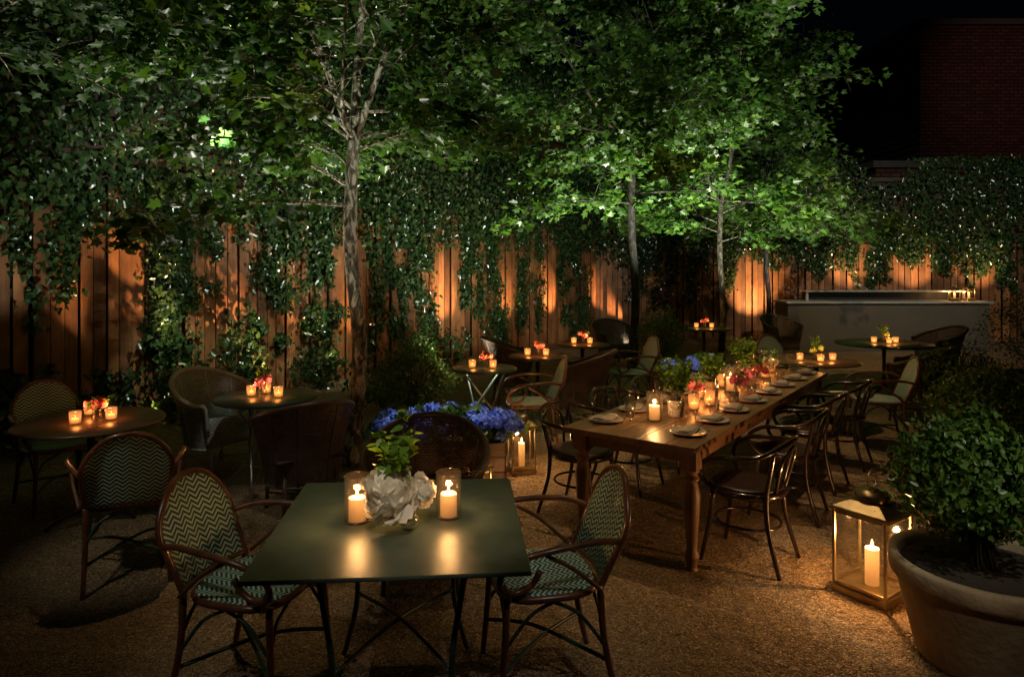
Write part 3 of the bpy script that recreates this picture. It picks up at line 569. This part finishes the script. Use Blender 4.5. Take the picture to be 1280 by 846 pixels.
def rtable(x,y,r,lab,top='gmetal',kind='p',z=.735,grp=None):
    t=empty('round_table',(x,y,0)); MB().lathe([(.001,z-.022),(r-.008,z-.022),(r,z-.014),(r,z-.004),(r-.006,z),(.001,z)],56,cap=False).build('tabletop',M[top],t)
    MB().tube([((r-.004)*math.cos(a),(r-.004)*math.sin(a),z-.012) for a in np.linspace(0,2*PI,33)[:-1]],.011,8,closed=True,k=2).build('rim',M['bronze' if top=='bronze' else 'gedge'],t)
    if kind=='x':
        for a in (.4,.4+PI/2):
            for s in (-1,1):
                dx,dy=math.cos(a),math.sin(a); ox,oy=-dy*.12*s,dx*.12*s
                MB().tube([(dx*s*.26+ox,dy*s*.26+oy,z-.03),(ox,oy,.38),(-dx*s*.3+ox,-dy*s*.3+oy,0)],.011,8,k=2).build('leg',M['steel'],t)
        MB().lathe([(.03,.37),(.03,.39)],12).build('pivot',M['steel'],t)
    else:
        MB().lathe([(.1,z-.024),(.03,z-.06),(.022,z-.2),(.022,.2),(.035,.14),(.03,.1)][::-1],16).build('column',M['iron'],t)
        for i in range(4):
            a=i*PI/2+.5; MB().tube([(.02*math.cos(a),.02*math.sin(a),.14),(.17*math.cos(a),.17*math.sin(a),.08),(.27*math.cos(a),.27*math.sin(a),.012)],[.016,.013,.01],8,k=4).build('foot',M['iron'],t)
    tag(t,lab,'table',grp); return t
TB={}
for key,x,y,r,lab,top,kd in (
 ('t1',-2.93,4.75,.46,'leftmost round bistro table with bronze top','bronze','p'),
 ('t2',at(333,5.6),5.6,.40,'round bistro table with crossed steel legs and three candles','gmetal','x'),
 ('t3',at(605,7.15),7.15,.34,'small round table with coral flowers behind the blue hydrangeas','gmetal','x'),
 ('t4',at(672,8.1),8.1,.34,'middle one of the three small candle tables near the far fence','bronze','p'),
 ('t5',at(728,9.3),9.3,.36,'small round table just left of the dark trunk with two candles','bronze','p'),
 ('t6',at(880,11.6),11.6,.45,'small dark table at the foot of the brightly lit tree','gmetal','p'),
 ('t7',at(1020,7.7),7.7,.46,'round table with candles and greenery beyond the end of the long table','bronze','p'),
 ('t8',at(1105,9.4),9.4,.62,'wide round table closest to the front of the bar','gmetal','p')):
    rtable(x,y,r,lab,top,kd); TB[key]=(x,y,.735)

# ---------------------------------------------------------------- candles, flowers
def flame(parent,x,y,z,s=1): MB().lathe([(.0005,0),(.004*s,.005*s),(.005*s,.011*s),(.003*s,.021*s),(.0006,.031*s)],10,(x,y,z),cap=False).build('flame',M['flame'],parent)
def hurricane(x,y,z,lab,r=.054,h=.195,cr_=.035,ch=.105,e=2.2,grp=None):
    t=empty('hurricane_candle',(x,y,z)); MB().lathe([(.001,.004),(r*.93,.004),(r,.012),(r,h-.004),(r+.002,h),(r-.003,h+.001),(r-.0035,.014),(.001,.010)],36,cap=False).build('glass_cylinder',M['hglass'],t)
    w=MB().lathe([(cr_*.98,.011),(cr_,.02),(cr_,ch-.004),(cr_*.93,ch),(cr_*.8,ch-.006),(.001,ch-.008)],28).build('candle',M['wax'],t); MB().tube([(0,0,ch-.01),(.001,0,ch+.006)],.0012,5,k=1).build('wick',M['wick'],w)
    flame(t,0,0,ch+.002,1.1); plight((x,y,z+ch+.03),e); tag(t,lab,'candle',grp)
def votive(x,y,z,lab,r=.038,h=.088,e=.8,grp='small votive candles on the tables'):
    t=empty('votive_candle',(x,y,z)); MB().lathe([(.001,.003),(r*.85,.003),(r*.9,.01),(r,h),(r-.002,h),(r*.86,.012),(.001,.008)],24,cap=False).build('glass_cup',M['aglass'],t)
    MB().lathe([(r*.6,.011),(r*.6,h*.45),(r*.5,h*.47),(.001,h*.45)],20).build('candle',M['wax2'],t); flame(t,0,0,h*.45,.8); plight((x,y,z+h*.6+.03),e*1.5); tag(t,lab,'candle',grp)
def bloom(name,parent,c,r,mat,n=70,up=(0,0,1)):
    up=np.array(up,dtype=float); up/=np.linalg.norm(up); P=[];Nn=[];T=[];Sz=[]
    q=Vector((0,0,1)).rotation_difference(Vector(up))
    for i in range(n):
        f=(i+.5)/n; th=math.acos(1-1.75*f); ph=i*2.39996+random.uniform(-.2,.2); d=np.array(q@Vector((math.sin(th)*math.cos(ph),math.sin(th)*math.sin(ph),math.cos(th))))
        tang=up-d*float(up@d); rr=r*(.50+.32*f)*random.uniform(.75,1.15)
        s_=r*random.uniform(.42,.72); tv=tang+d*(.35+.6*f)+RNG.normal(0,.25,3)
        P.append(np.array(c)+d*rr-tang*s_*.35-up*r*.1); Nn.append(d+RNG.normal(0,.3,3)-up*.25*f); T.append(tv); Sz.append(s_)
    return leaves(name,np.array(P),np.array(Nn),np.array(T),np.array(Sz),T_PEONY,M[mat],parent,True)
def sprigs(parent,c,n,hh,spread,mat='herb',sz=(.025,.05),per=16,name='foliage'):
    b=MB();P=[];T=[]
    for i in range(n):
        a=random.random()*6.28; rr=spread*math.sqrt(random.random()); e=Vector((c[0]+rr*math.cos(a),c[1]+rr*math.sin(a),c[2]+hh*random.uniform(.6,1))); s=Vector(c)+Vector((.02*math.cos(a),.02*math.sin(a),0)); m=(s+e)/2+Vector((0,0,hh*.1))
        b.tube([s,m,e],.0016,4,k=3)
        for _ in range(per):
            t=random.uniform(.25,1); p=s.lerp(m,t*2) if t<.5 else m.lerp(e,t*2-1); P.append(tuple(p)); a2=random.random()*6.28; T.append((math.cos(a2),math.sin(a2),.35))
    b.build('stems',M['stem'],parent); m=len(P); leaves(name,np.array(P),np.array([[0,0,1.0]])+rn(m,.45),np.array(T),RNG.uniform(sz[0],sz[1],m),T_LEAF,M[mat],parent)
def posy(x,y,z,lab,mat='red_petal',green=3,nb=3,r=.045,gh=.12):
    t=empty('flower_vase',(x,y,z)); MB().lathe([(.001,.003),(.03,.003),(.036,.03),(.026,.07),(.03,.09),(.028,.09),(.024,.07),(.033,.03),(.001,.006)],24,cap=False).build('glass_vase',M['glass'],t)
    for i in range(nb):
        a=i*2.1+x; bl=bloom('bloom',t,(.045*math.cos(a),.045*math.sin(a),.115+.025*(i%2)),r,mat,40,(math.cos(a)*.4,math.sin(a)*.4,1))
    sprigs(t,(0,0,.05),green+3,gh,.08,sz=(.02,.045),per=8); tag(t,lab,'flowers')
z0=.75
hurricane(-.642,2.83,z0,'hurricane candle in clear glass left of the white peonies',e=3.0,grp='hurricane candles on the front table')
hurricane(-.268,2.88,z0,'hurricane candle in clear glass right of the white peonies',e=3.0,grp='hurricane candles on the front table')
vx,vy=-.42,2.76
t=empty('bud_vase',(vx,vy,z0)); MB().lathe([(.001,.003),(.028,.003),(.045,.025),(.047,.045),(.03,.075),(.026,.09),(.034,.105),(.032,.105),(.024,.09),(.028,.075),(.044,.045),(.042,.026),(.001,.006)],32,cap=False).build('glass_bowl',M['glass'],t)
MB().lathe([(.001,.008),(.041,.027),(.043,.045),(.033,.062),(.001,.062)],24,cap=False).build('water',M['glass'],t); tag(t,'small round glass vase of water on the front table','vase')
for (dx,dy,dz,r,n,up,lab) in ((-.075,-.04,.155,.115,240,(-.25,-.75,.6),'left and largest white peony on the front table'),(.05,.02,.15,.068,120,(.5,-.6,.8),'right white peony beside the right hurricane candle')):
    t=empty('white_peony',(vx+dx,vy+dy,z0+dz)); bloom('petals',t,(0,0,0),r,'white_petal',n,up); MB().tube([(0,0,-.01),(-dx*.5,-dy*.5,-.06),(-dx,-dy,-dz+.03)],.003,6).build('stem',M['stem'],t); tag(t,lab,'flower')
t=empty('green_sprig',(vx,vy,z0+.05)); sprigs(t,(-.06,.03,.0),10,.42,.14,sz=(.04,.07),per=14); tag(t,'bright green leafy sprigs rising from the vase behind the white peonies','foliage')
x,y,z=TB['t1']
votive(at(94,4.62),4.62,z,'left votive candle on the leftmost round table',e=1.0); votive(at(139,4.75),4.75,z,'right votive candle on the leftmost round table',e=1.0); votive(at(112,4.9),4.9,z,'middle votive candle behind the coral flowers on the leftmost table',e=.5)
posy(at(121,4.72),4.72,z,'glass of coral flowers on the leftmost round table')
x,y,z=TB['t2']; votive(at(314,5.6),5.6,z,'left votive candle on the three candle table',e=.9); votive(at(333,5.72),5.72,z,'middle votive candle on the three candle table',e=.7); votive(at(348,5.55),5.55,z,'right votive candle on the three candle table',e=.9)
posy(at(328,5.65),5.65,z,'glass of pink flowers with greenery on the three candle table','pink_petal',green=6,gh=.22)
for k,c,gr,lab in (('t3','red_petal',3,'behind the blue hydrangeas'),('t4','red_petal',3,'on the middle far table'),('t5','red_petal',3,'left of the dark trunk'),('t6','red_petal',2,'at the foot of the brightly lit tree'),('t7','yel_petal',9,'beyond the end of the long table'),('t8','yel_petal',10,'in front of the bar')):
    x,y,z=TB[k]; q={'t3':.12,'t4':.12,'t5':.12,'t6':.14,'t7':.2,'t8':.16}[k]
    votive(x-q,y-.04,z,f'left votive candle on the table {lab}',e=1.1); votive(x+q*.8,y-.06,z,f'right votive candle on the table {lab}',e=1.1)
    if k in('t7','t8'): votive(x-q*.1,y-.16,z,f'front votive candle on the table {lab}',e=1.1)
    posy(x+.02,y+.04,z,f'flower vase on the table {lab}',c,green=gr,gh=.24 if k in('t7','t8') else .12,nb=2 if k in('t7','t8') else 3)
ZT=.762
def lt(a,o): p=LT(a,o); return p[0],p[1],ZT
hurricane(*lt(.50,-.48),'hurricane candle at the near end of the long table',e=3); hurricane(*lt(1.85,-.42),'hurricane candle halfway along the long table',e=3,h=.2,ch=.12)
for a,o,w in ((1.42,-.52,'beside the middle herb pot'),(1.0,-.40,'just beyond the near herb pot'),(1.2,-.36,'before the second pink vase'),(2.0,-.55,'just past the middle hurricane candle'),(2.3,-.5,'third from the far end'),(2.7,-.40,'second from the far end'),(3.1,-.45,'nearest the far end')): votive(*lt(a,o),f'votive candle on the long table {w}',r=.042,h=.11,e=1.1)
def herbpot(a,o,lab,hh=.28,sp=.13,r=.062):
    x,y,z=lt(a,o); t=empty('herb_pot',(x,y,z)); MB().lathe([(.001,0),(r*.82,0),(r*.86,.01),(r,.10),(r,.115),(r*.92,.115),(r*.9,.1),(.001,.1)],32,cap=False).build('pot',M['speck'],t); sprigs(t,(0,0,.1),30,hh,sp,sz=(.022,.045),per=20); tag(t,lab,'potted herb')
herbpot(.72,-.42,'bushy green herb in a speckled pot nearest the camera on the long table',.30,.13); herbpot(1.62,-.5,'green herb in a speckled pot halfway along the long table',.24,.12); herbpot(2.55,-.55,'green herb in a speckled pot toward the far end of the long table',.3,.14)
for a,o,m,lab in ((1.28,-.5,'pink_petal','second vase of pink flowers from the near end of the long table'),(1.75,-.33,'pink_petal','vase of pink flowers beside the middle hurricane candle'),(2.15,-.4,'pink_petal','vase of pink flowers past the middle hurricane candle'),(2.95,-.4,'white_petal','vase of pale flowers at the far end of the long table'),(2.42,-.36,'red_petal','vase of coral flowers toward the far end of the long table')): posy(*lt(a,o),lab,m,r=.052,green=8,gh=.2,nb=4)
def plate():
    t=empty('dinner_plate'); MB().lathe([(.001,.002),(.07,.002),(.1,.010),(.115,.015),(.114,.019),(.098,.014),(.07,.007),(.001,.006)],40,cap=False).build('dish',M['porc'],t); return t
def wineglass():
    t=empty('wine_glass'); MB().lathe([(.001,.002),(.033,.002),(.03,.005),(.004,.012),(.0035,.09),(.01,.1),(.034,.13),(.04,.16),(.036,.205),(.0345,.205),(.0385,.16),(.032,.132),(.001,.104)],28,cap=False).build('bowl',M['glass'],t); return t
def tumbler():
    t=empty('water_tumbler'); MB().lathe([(.001,.002),(.03,.002),(.032,.008),(.038,.10),(.0365,.10),(.03,.012),(.001,.01)],24,cap=False).build('cup',M['glass'],t); return t
pl=plate(); wg=wineglass(); tg=tumbler(); first=True
W8=('nearest','second','third','fourth','fifth','sixth','seventh','farthest')
for side_,o,og in (('right',-.16,-.30),('left',-.74,-.60)):
    for i,a in enumerate((.30,.72,1.14,1.56,1.98,2.40,2.82,3.22)):
        w=W8[i]
        p=lt(a,o); q=lt(a+.13,og); tq=lt(a+.22,og+(.07 if og>-.4 else -.07))
        if first: P1=pl;G1=wg;T1=tg; first=False
        else: P1=dup(pl,(0,0,0),0);G1=dup(wg,(0,0,0),0);T1=dup(tg,(0,0,0),0)
        P1.location=p; tag(P1,f'{w} stoneware plate along the {side_} side of the long table','plate','plates on the long table')
        G1.location=q; tag(G1,f'{w} stemmed wine glass along the {side_} side of the long table','glass','wine glasses on the long table')
        T1.location=tq if a<3.1 else lt(a-.12,og+(.07 if og>-.4 else -.07)); tag(T1,f'{w} short water tumbler along the {side_} side of the long table','glass','tumblers on the long table')
        rz=AZ+random.uniform(-.15,.15); n_=MB(); n_.grid(lambda u,v:(Vector(((u-.5)*.21,(v-.5)*.09,.008+.004*math.sin(u*9)+.006*math.sin(v*PI))),(u,v)),14,8); n_.grid(lambda u,v:(Vector(((u-.5)*.19,(v-.45)*.075,.015+.004*math.sin(u*7+1)+.006*math.sin(v*PI))),(u,v)),14,8)
        nb=n_.build('napkin',M['linen'],None,solid=.003); nb.location=(p[0],p[1],p[2]+.012); nb.rotation_euler=(0,0,rz); tag(nb,f'folded linen napkin on the {w} plate of the long table {side_} side','napkin','napkins on the plates')
        kx=lt(a+.145,o); kn=MB(); kn.box((0,-.03,.003),(.012,.1,.004)); kn.box((0,.06,.003),(.018,.1,.002),0); kn=kn.build('table_knife',M['steel'],None,bevel=.001); kn.location=kx; kn.rotation_euler=(0,0,AZ); tag(kn,f'steel knife beside the {w} plate on the {side_} side of the long table','knife','knives on the long table')

# ---------------------------------------------------------------- hydrangeas, lanterns
def hydrangea(x,y,w,d,h,rz,nb,lab,labp):
    t=empty('planter_box',(x,y,0),rz); b=MB()
    for s in (-1,1):
        for k in range(3): b.box((0,s*d/2,h*(k+.5)/3),(w,.022,h/3-.006)); b.box((s*w/2,0,h*(k+.5)/3),(.022,d-.024,h/3-.006))
    b.build('side_boards',M['woodbox'],t,bevel=.003); MB().box((0,0,h*.9),(w-.03,d-.03,.03)).build('soil',M['soil'],t); tag(t,labp,'planter')
    t=empty('hydrangea',(x,y,h*.9),rz); bush_leaves(t,(0,0,.09),(w*.60,d*.65,.15),int(1100*w),mat='box',sz=(.07,.13),T=T_LEAF)
    b=MB()
    for i in range(nb):
        u=(i+.5)/nb*2-1; c=Vector((u*w*.60+random.uniform(-.04,.04),random.uniform(-1,1)*d*.65,.15+random.uniform(-.10,.09)*(1 if abs(u)<.8 else .5))); r=random.uniform(.055,.09)
        n=110; dd=rn(n); dd/=np.linalg.norm(dd,axis=1,keepdims=True); dd[:,2]=np.abs(dd[:,2])*.9; dd[:,2]-=.25; dd/=np.linalg.norm(dd,axis=1,keepdims=True)
        P=[];NN=[];TT=[]
        for q in dd:
            v=Vector(q); ax=v.orthogonal().normalized(); ay=v.cross(ax); a0=random.random()*6; rj=r*random.uniform(.7,1.2)
            for k in range(4):
                a=a0+k*PI/2; P.append(tuple(c+v*rj)); NN.append(tuple(v+Vector((random.gauss(0,.3),random.gauss(0,.3),random.gauss(0,.2))))); TT.append(tuple(ax*math.cos(a)+ay*math.sin(a)))
        leaves('bloom',np.array(P),np.array(NN),np.array(TT),RNG.uniform(.016,.025,len(P)),T_PETAL,M['blue_petal'],t); b.tube([(c.x*.8,c.y*.6,0),c],.004,5,k=1)
    b.build('stems',M['stem'],t); tag(t,lab,'flowers')
hydrangea(at(558,5.75),5.75,.95,.42,.36,.1,40,'large mass of blue hydrangeas behind the front table','wooden planter box holding the near blue hydrangeas')
hydrangea(at(872,7.9),7.9,.55,.3,.52,.3,14,'smaller far clump of blue hydrangeas beyond the long table','wooden planter box holding the far small hydrangeas')
def lantern(x,y,w,h,rz,lab,ch=.2,e=3,lit=True,candlelab=None,z=0):
    t=empty('lantern',(x,y,z),rz); a=w/2; MB().box((0,0,.02),(w,w,.04)).box((0,0,.045),(w*.9,w*.9,.012)).build('base',M['brass'],t,bevel=.003)
    f=MB(); th=max(.009,w*.05)
    for sx in (-1,1):
        for sy in (-1,1): f.box((sx*(a-.01),sy*(a-.01),.04+h/2),(th,th,h))
    for s in (-1,1): f.box((s*(a-.01),0,.06),(th*.8,w-.04,.014)); f.box((0,s*(a-.01),.06),(w-.04,th*.8,.014)); f.box((s*(a-.01),0,h+.03),(th*.9,w-.04,.02)); f.box((0,s*(a-.01),h+.03),(w-.04,th*.9,.02))
    f.build('frame',M['brass'],t,bevel=.002)
    for s,ax in ((-1,0),(1,0),(-1,1),(1,1)):
        c=(s*(a-.011),0,.04+h/2) if ax==0 else (0,s*(a-.011),.04+h/2); d=(.003,w-.05,h-.06) if ax==0 else (w-.05,.003,h-.06); MB().box(c,d).build('glass_pane',M['glass'],t)
    r=MB(); z1=.04+h; r.box((0,0,z1+.008),(w*1.08,w*1.08,.016)); r.box((0,0,z1+.016+h*.045),(w*1.0,w*1.0,h*.09),0,.55)
    zc=z1+.016+h*.09; r.lathe([(w*.25,0),(w*.25,h*.05),(w*.30,h*.055),(w*.29,h*.09),(w*.24,h*.13),(w*.15,h*.16),(w*.05,h*.175),(.001,h*.178)],28,(0,0,zc),cap=False); r.build('roof',M['brass'],t,bevel=.002)
    zr=zc+h*.17; R=w*.17; MB().tube([(R*math.cos(q),0,zr+R*.85+R*math.sin(q)) for q in np.linspace(0,2*PI,17)[:-1]],.005,7,closed=True,k=2).build('ring_handle',M['brass'],t)
    tag(t,lab,'lantern')
    if lit:
        c=empty('pillar_candle',(x,y,z+.051)); cr_=w*.12; MB().lathe([(cr_,0),(cr_,ch-.004),(cr_*.9,ch),(cr_*.75,ch-.008),(.001,ch-.01)],24).build('wax',M['wax'],c); MB().tube([(0,0,ch-.01),(0,0,ch+.006)],.0012,5,k=1).build('wick',M['wick'],c); flame(c,0,0,ch+.002,1.4)
        plight((x,y,z+.051+ch+.035),e); tag(c,candlelab,'candle')
lantern(at(1090,3.78),3.78,.30,.42,.62,'large aged brass lantern on the gravel beside the terracotta pot',ch=.2,e=24,candlelab='pillar candle inside the large lantern by the terracotta pot')
lantern(at(652,6.0),6.0,.22,.36,.2,'tall lantern on the gravel right of the near blue hydrangeas',ch=.2,e=9,candlelab='pillar candle in the lantern right of the near hydrangeas')
lantern(at(600,5.25),5.25,.15,.22,.5,'small lantern in front of the near hydrangea planter box',ch=.09,e=2.5,candlelab='short candle in the small lantern before the planter box')
lantern(at(566,5.25),5.25,.15,.42,.3,'dark unlit lantern standing among the near blue hydrangeas',lit=False)

# ---------------------------------------------------------------- bar
YB=14.2; x0=at(985,YB); x1=at(1237,YB); w=x1-x0
t=empty('bar_counter',((x0+x1)/2,YB,0)); MB().box((0,.35,.5),(w,.7,1.0)).build('front_panel',M['barp'],t,bevel=.01)
MB().box((0,.33,1.02),(w+.1,.8,.04)).build('countertop',M['bart'],t,bevel=.005)
b=MB(); b.box((.15,.5,1.24),(w-.75,.36,.03)); b.build('upper_shelf',M['bart'],t,bevel=.004)
MB().box((.15,.62,1.13),(w-.8,.04,.18)).build('splash_back',M['dark'],t)
for sx in (-1,1): MB().box((.15+sx*(w/2-.42),.4,1.13),(.04,.04,.18)).build('post',M['bart'],t)
tag(t,'grey brown bar counter with steel top and raised shelf at the far end','bar')
lantern(at(1193,YB+.15),YB+.15,.17,.2,0,'left of two small lanterns on the bar counter',ch=.1,e=5,candlelab='candle in the left lantern on the bar',z=1.04)
lantern(at(1211,YB+.15),YB+.15,.17,.24,0,'right of two small lanterns on the bar counter',ch=.1,e=5,candlelab='candle in the right lantern on the bar',z=1.04)
posy(at(1072,YB+.45),YB+.45,1.256,'vase of greenery on the raised shelf of the bar','white_petal',green=10,gh=.3)

# ---------------------------------------------------------------- lights
WARM=(1,.67,.34); NEU=(1,.96,.78); COOL=(.95,1,.86)
light('uplight',(-3.3,7.4,.15),(-2.0,6.5,5.0),600,NEU,1.5,.9)
light('uplight',(-.3,7.6,.15),(-1.0,6.6,5.0),600,NEU,1.4,.9)
light('uplight',(-1.25,5.3,.15),(-1.45,6.2,2.6),60,(1,.90,.72),.6,.9)
light('uplight',(at(760,9.6),9.6,.9),(at(760,11),11,6.8),700,NEU,1.4,.9)
light('uplight',(at(850,10.0),10.0,.9),(at(850,11.5),11.6,6.5),800,NEU,1.5,.9)
light('uplight',(at(960,10.3),10.3,.5),(at(925,11.8),11.8,5.5),850,(1,.97,.72),1.6,.9)
light('uplight',(at(1010,12.8),12.8,.15),(at(965,14.2),14.2,5),500,NEU,1.5,.8)
light('uplight',(-4.2,5.6,.15),(-4.4,5.6,5),100,COOL,1.7,.9)
light('uplight',(at(600,9.9),9.9,.4),(at(670,11.0),11.0,7.0),650,NEU,1.3,.9)
light('added_front_spot',(4.5,1.0,6.2),(at(890,11.6),11.6,5.0),1500,(1,.98,.80),.62,.9,.01)  # these frontal spots are added to brighten the crowns, no fixture there
light('added_front_spot',(2.0,.8,6.2),(at(670,11.0),11.0,5.6),1100,(1,.98,.82),.55,.9,.01)
light('added_front_spot',(1.2,1.5,5.8),(-1.4,6.3,4.0),620,(1,.97,.82),.72,.9,.01)
light('added_front_spot',(6.0,4.0,6.2),(at(1180,13),13.4,3.4),1500,(1,.98,.82),.75,.9,.01)  # added frontal spot brightening the ivy above the bar
for px,e,zt in ((112,220,1.5),(172,460,1.7),(275,340,1.3),(370,120,1.2),(432,120,1.2),(550,400,1.3),(630,200,1.2),(682,420,1.2),(742,340,1.2)):
    s=s_px(px); p=side(s+.3,.12,1.05); light('fence_spot',p,side(s,zt),e,(1,.56,.25),.58,1,.01)
for px,e in ((938,380),(1060,150),(1140,150),(1220,130)):
    s=b_px(px); light('fence_spot',back(s,.9 if px>980 else .15,.9),back(s,2.0 if px>980 else 1.4),e,(1,.62,.30),1.1,1,.02)
light('tree_spot',(-1.9,5.3,4.3),side(1.4,1.4),950,(1,.66,.36),1.05,.7,.006)
light('tree_spot',(-.4,7.5,4.6),side(5.2,1.6),180,(1,.70,.40),1.1,.8,.01)
light('tree_spot',(1.4,10,4.6),side(8.8,1.6),180,(1,.73,.42),1.1,.8,.01)
light('ivy_wash',(-.2,8.4,.3),side(3.9,3.6),450,COOL,1.2,.8)
light('ivy_wash',(-2.4,5.6,2.9),side(2.0,2.9),170,(.95,1,.88),1.1,.8,.03)
light('ivy_wash',(-4.3,6.2,.5),side(.0,3.4),90,COOL,1.3,.8)
light('ivy_wash',(.2,9.6,.3),side(7.5,2.4),420,COOL,1.2,.8)
light('ivy_wash',(2,11.5,.3),side(10.5,2.0),420,COOL,1.2,.8)
for px in (215,310,395): 
    s=s_px(px); light('planting_light',side(s,1.9,1.2),side(s,.4,.1),60,(.95,1,.75),1.0,.9,.03)
light('tree_and_fill_downlight',(1.2,5.4,5.2),(1.2,5.4,0),270,WARM,1.0,1,.03)
light('tree_and_fill_downlight',(-1.9,5.0,5.2),(-2.2,4.8,0),290,WARM,1.15,1,.05)
light('tree_and_fill_downlight',(2.4,7.5,5.2),(2.4,7.3,0),280,WARM,1.2,1,.03)
light('tree_and_fill_downlight',(.8,3.8,4.2),(.95,3.8,0),75,WARM,.75,1,.03)
light('tree_and_fill_downlight',(-.1,.9,3.2),(-.42,2.8,.8),140,(1,.86,.66),.40,1,.05)  # added camera-side fill on the front table and peonies
light('tree_and_fill_downlight',(-2.9,2.0,3.4),(-2.4,4.1,.6),100,(1,.92,.75),.45,1,.12)  # added camera-side fill so the left chair's weave shows
light('tree_and_fill_downlight',(-1.2,3.6,3.6),(-1.6,5.0,.6),60,(1,.86,.68),.36,1,.06)  # small added fill on the dark wicker chair
light('tree_and_fill_downlight',(-1.4,4.2,3.8),(-2.6,6.0,.55),110,(1,.96,.85),.34,.9,.04)  # added narrow fill on the pale wicker chair
light('tree_and_fill_downlight',(-1.9,1.2,3.0),(-1.25,2.9,.6),42,(1,.92,.75),.45,1,.04)  # added camera-side fill on the left front chair
light('tree_and_fill_downlight',(1.2,1.2,3.0),(.3,3.0,.6),42,(1,.92,.75),.45,1,.04)  # added camera-side fill on the right front chair
light('tree_and_fill_downlight',(-.5,5.0,3.4),(-.58,5.75,.5),170,(.92,.95,1),.45,.9,.04)
light('tree_and_fill_downlight',(1.4,7.4,3.6),(at(872,7.9),7.9,.7),110,(.88,.94,1),.45,.9,.04)
light('tree_and_fill_downlight',(2.3,1.3,3.2),(2.12,3.1,.9),170,(1,.95,.72),.40,1,.05)  # added fill brightening the large boxwood from the front
light('tree_and_fill_downlight',(1.5,1.3,2.2),(2.0,3.0,.25),26,(1,.78,.52),.42,1,.05)  # added fill on the camera side of the terracotta pot
light('tree_and_fill_downlight',(5.5,9.5,5),(6.5,13.5,0.6),400,WARM,1.2,.9,.05)
light('unseen_brick_spot',(17,14,9),(at(1230,24)+1,24,8),300,(1,.62,.48),.8,.9)  # unseen spot that brightens the tall brick wall
wd=bpy.data.worlds.new('World'); S.world=wd; wd.use_nodes=True; bg=wd.node_tree.nodes['Background']; bg.inputs[0].default_value=(.25,.4,.8,1); bg.inputs[1].default_value=.0015
# ---------------------------------------------------------------- camera
cam=bpy.data.cameras.new('camera'); co=bpy.data.objects.new('camera',cam); C.objects.link(co); co.location=(0,0,H); co.rotation_euler=(PI/2,0,0)
cam.sensor_width=36; cam.lens=F/1280*36; cam.shift_y=-(423-330)/1280; cam.clip_end=300; S.camera=co
S.view_settings.view_transform='Standard'; S.view_settings.look='None'; S.view_settings.exposure=0
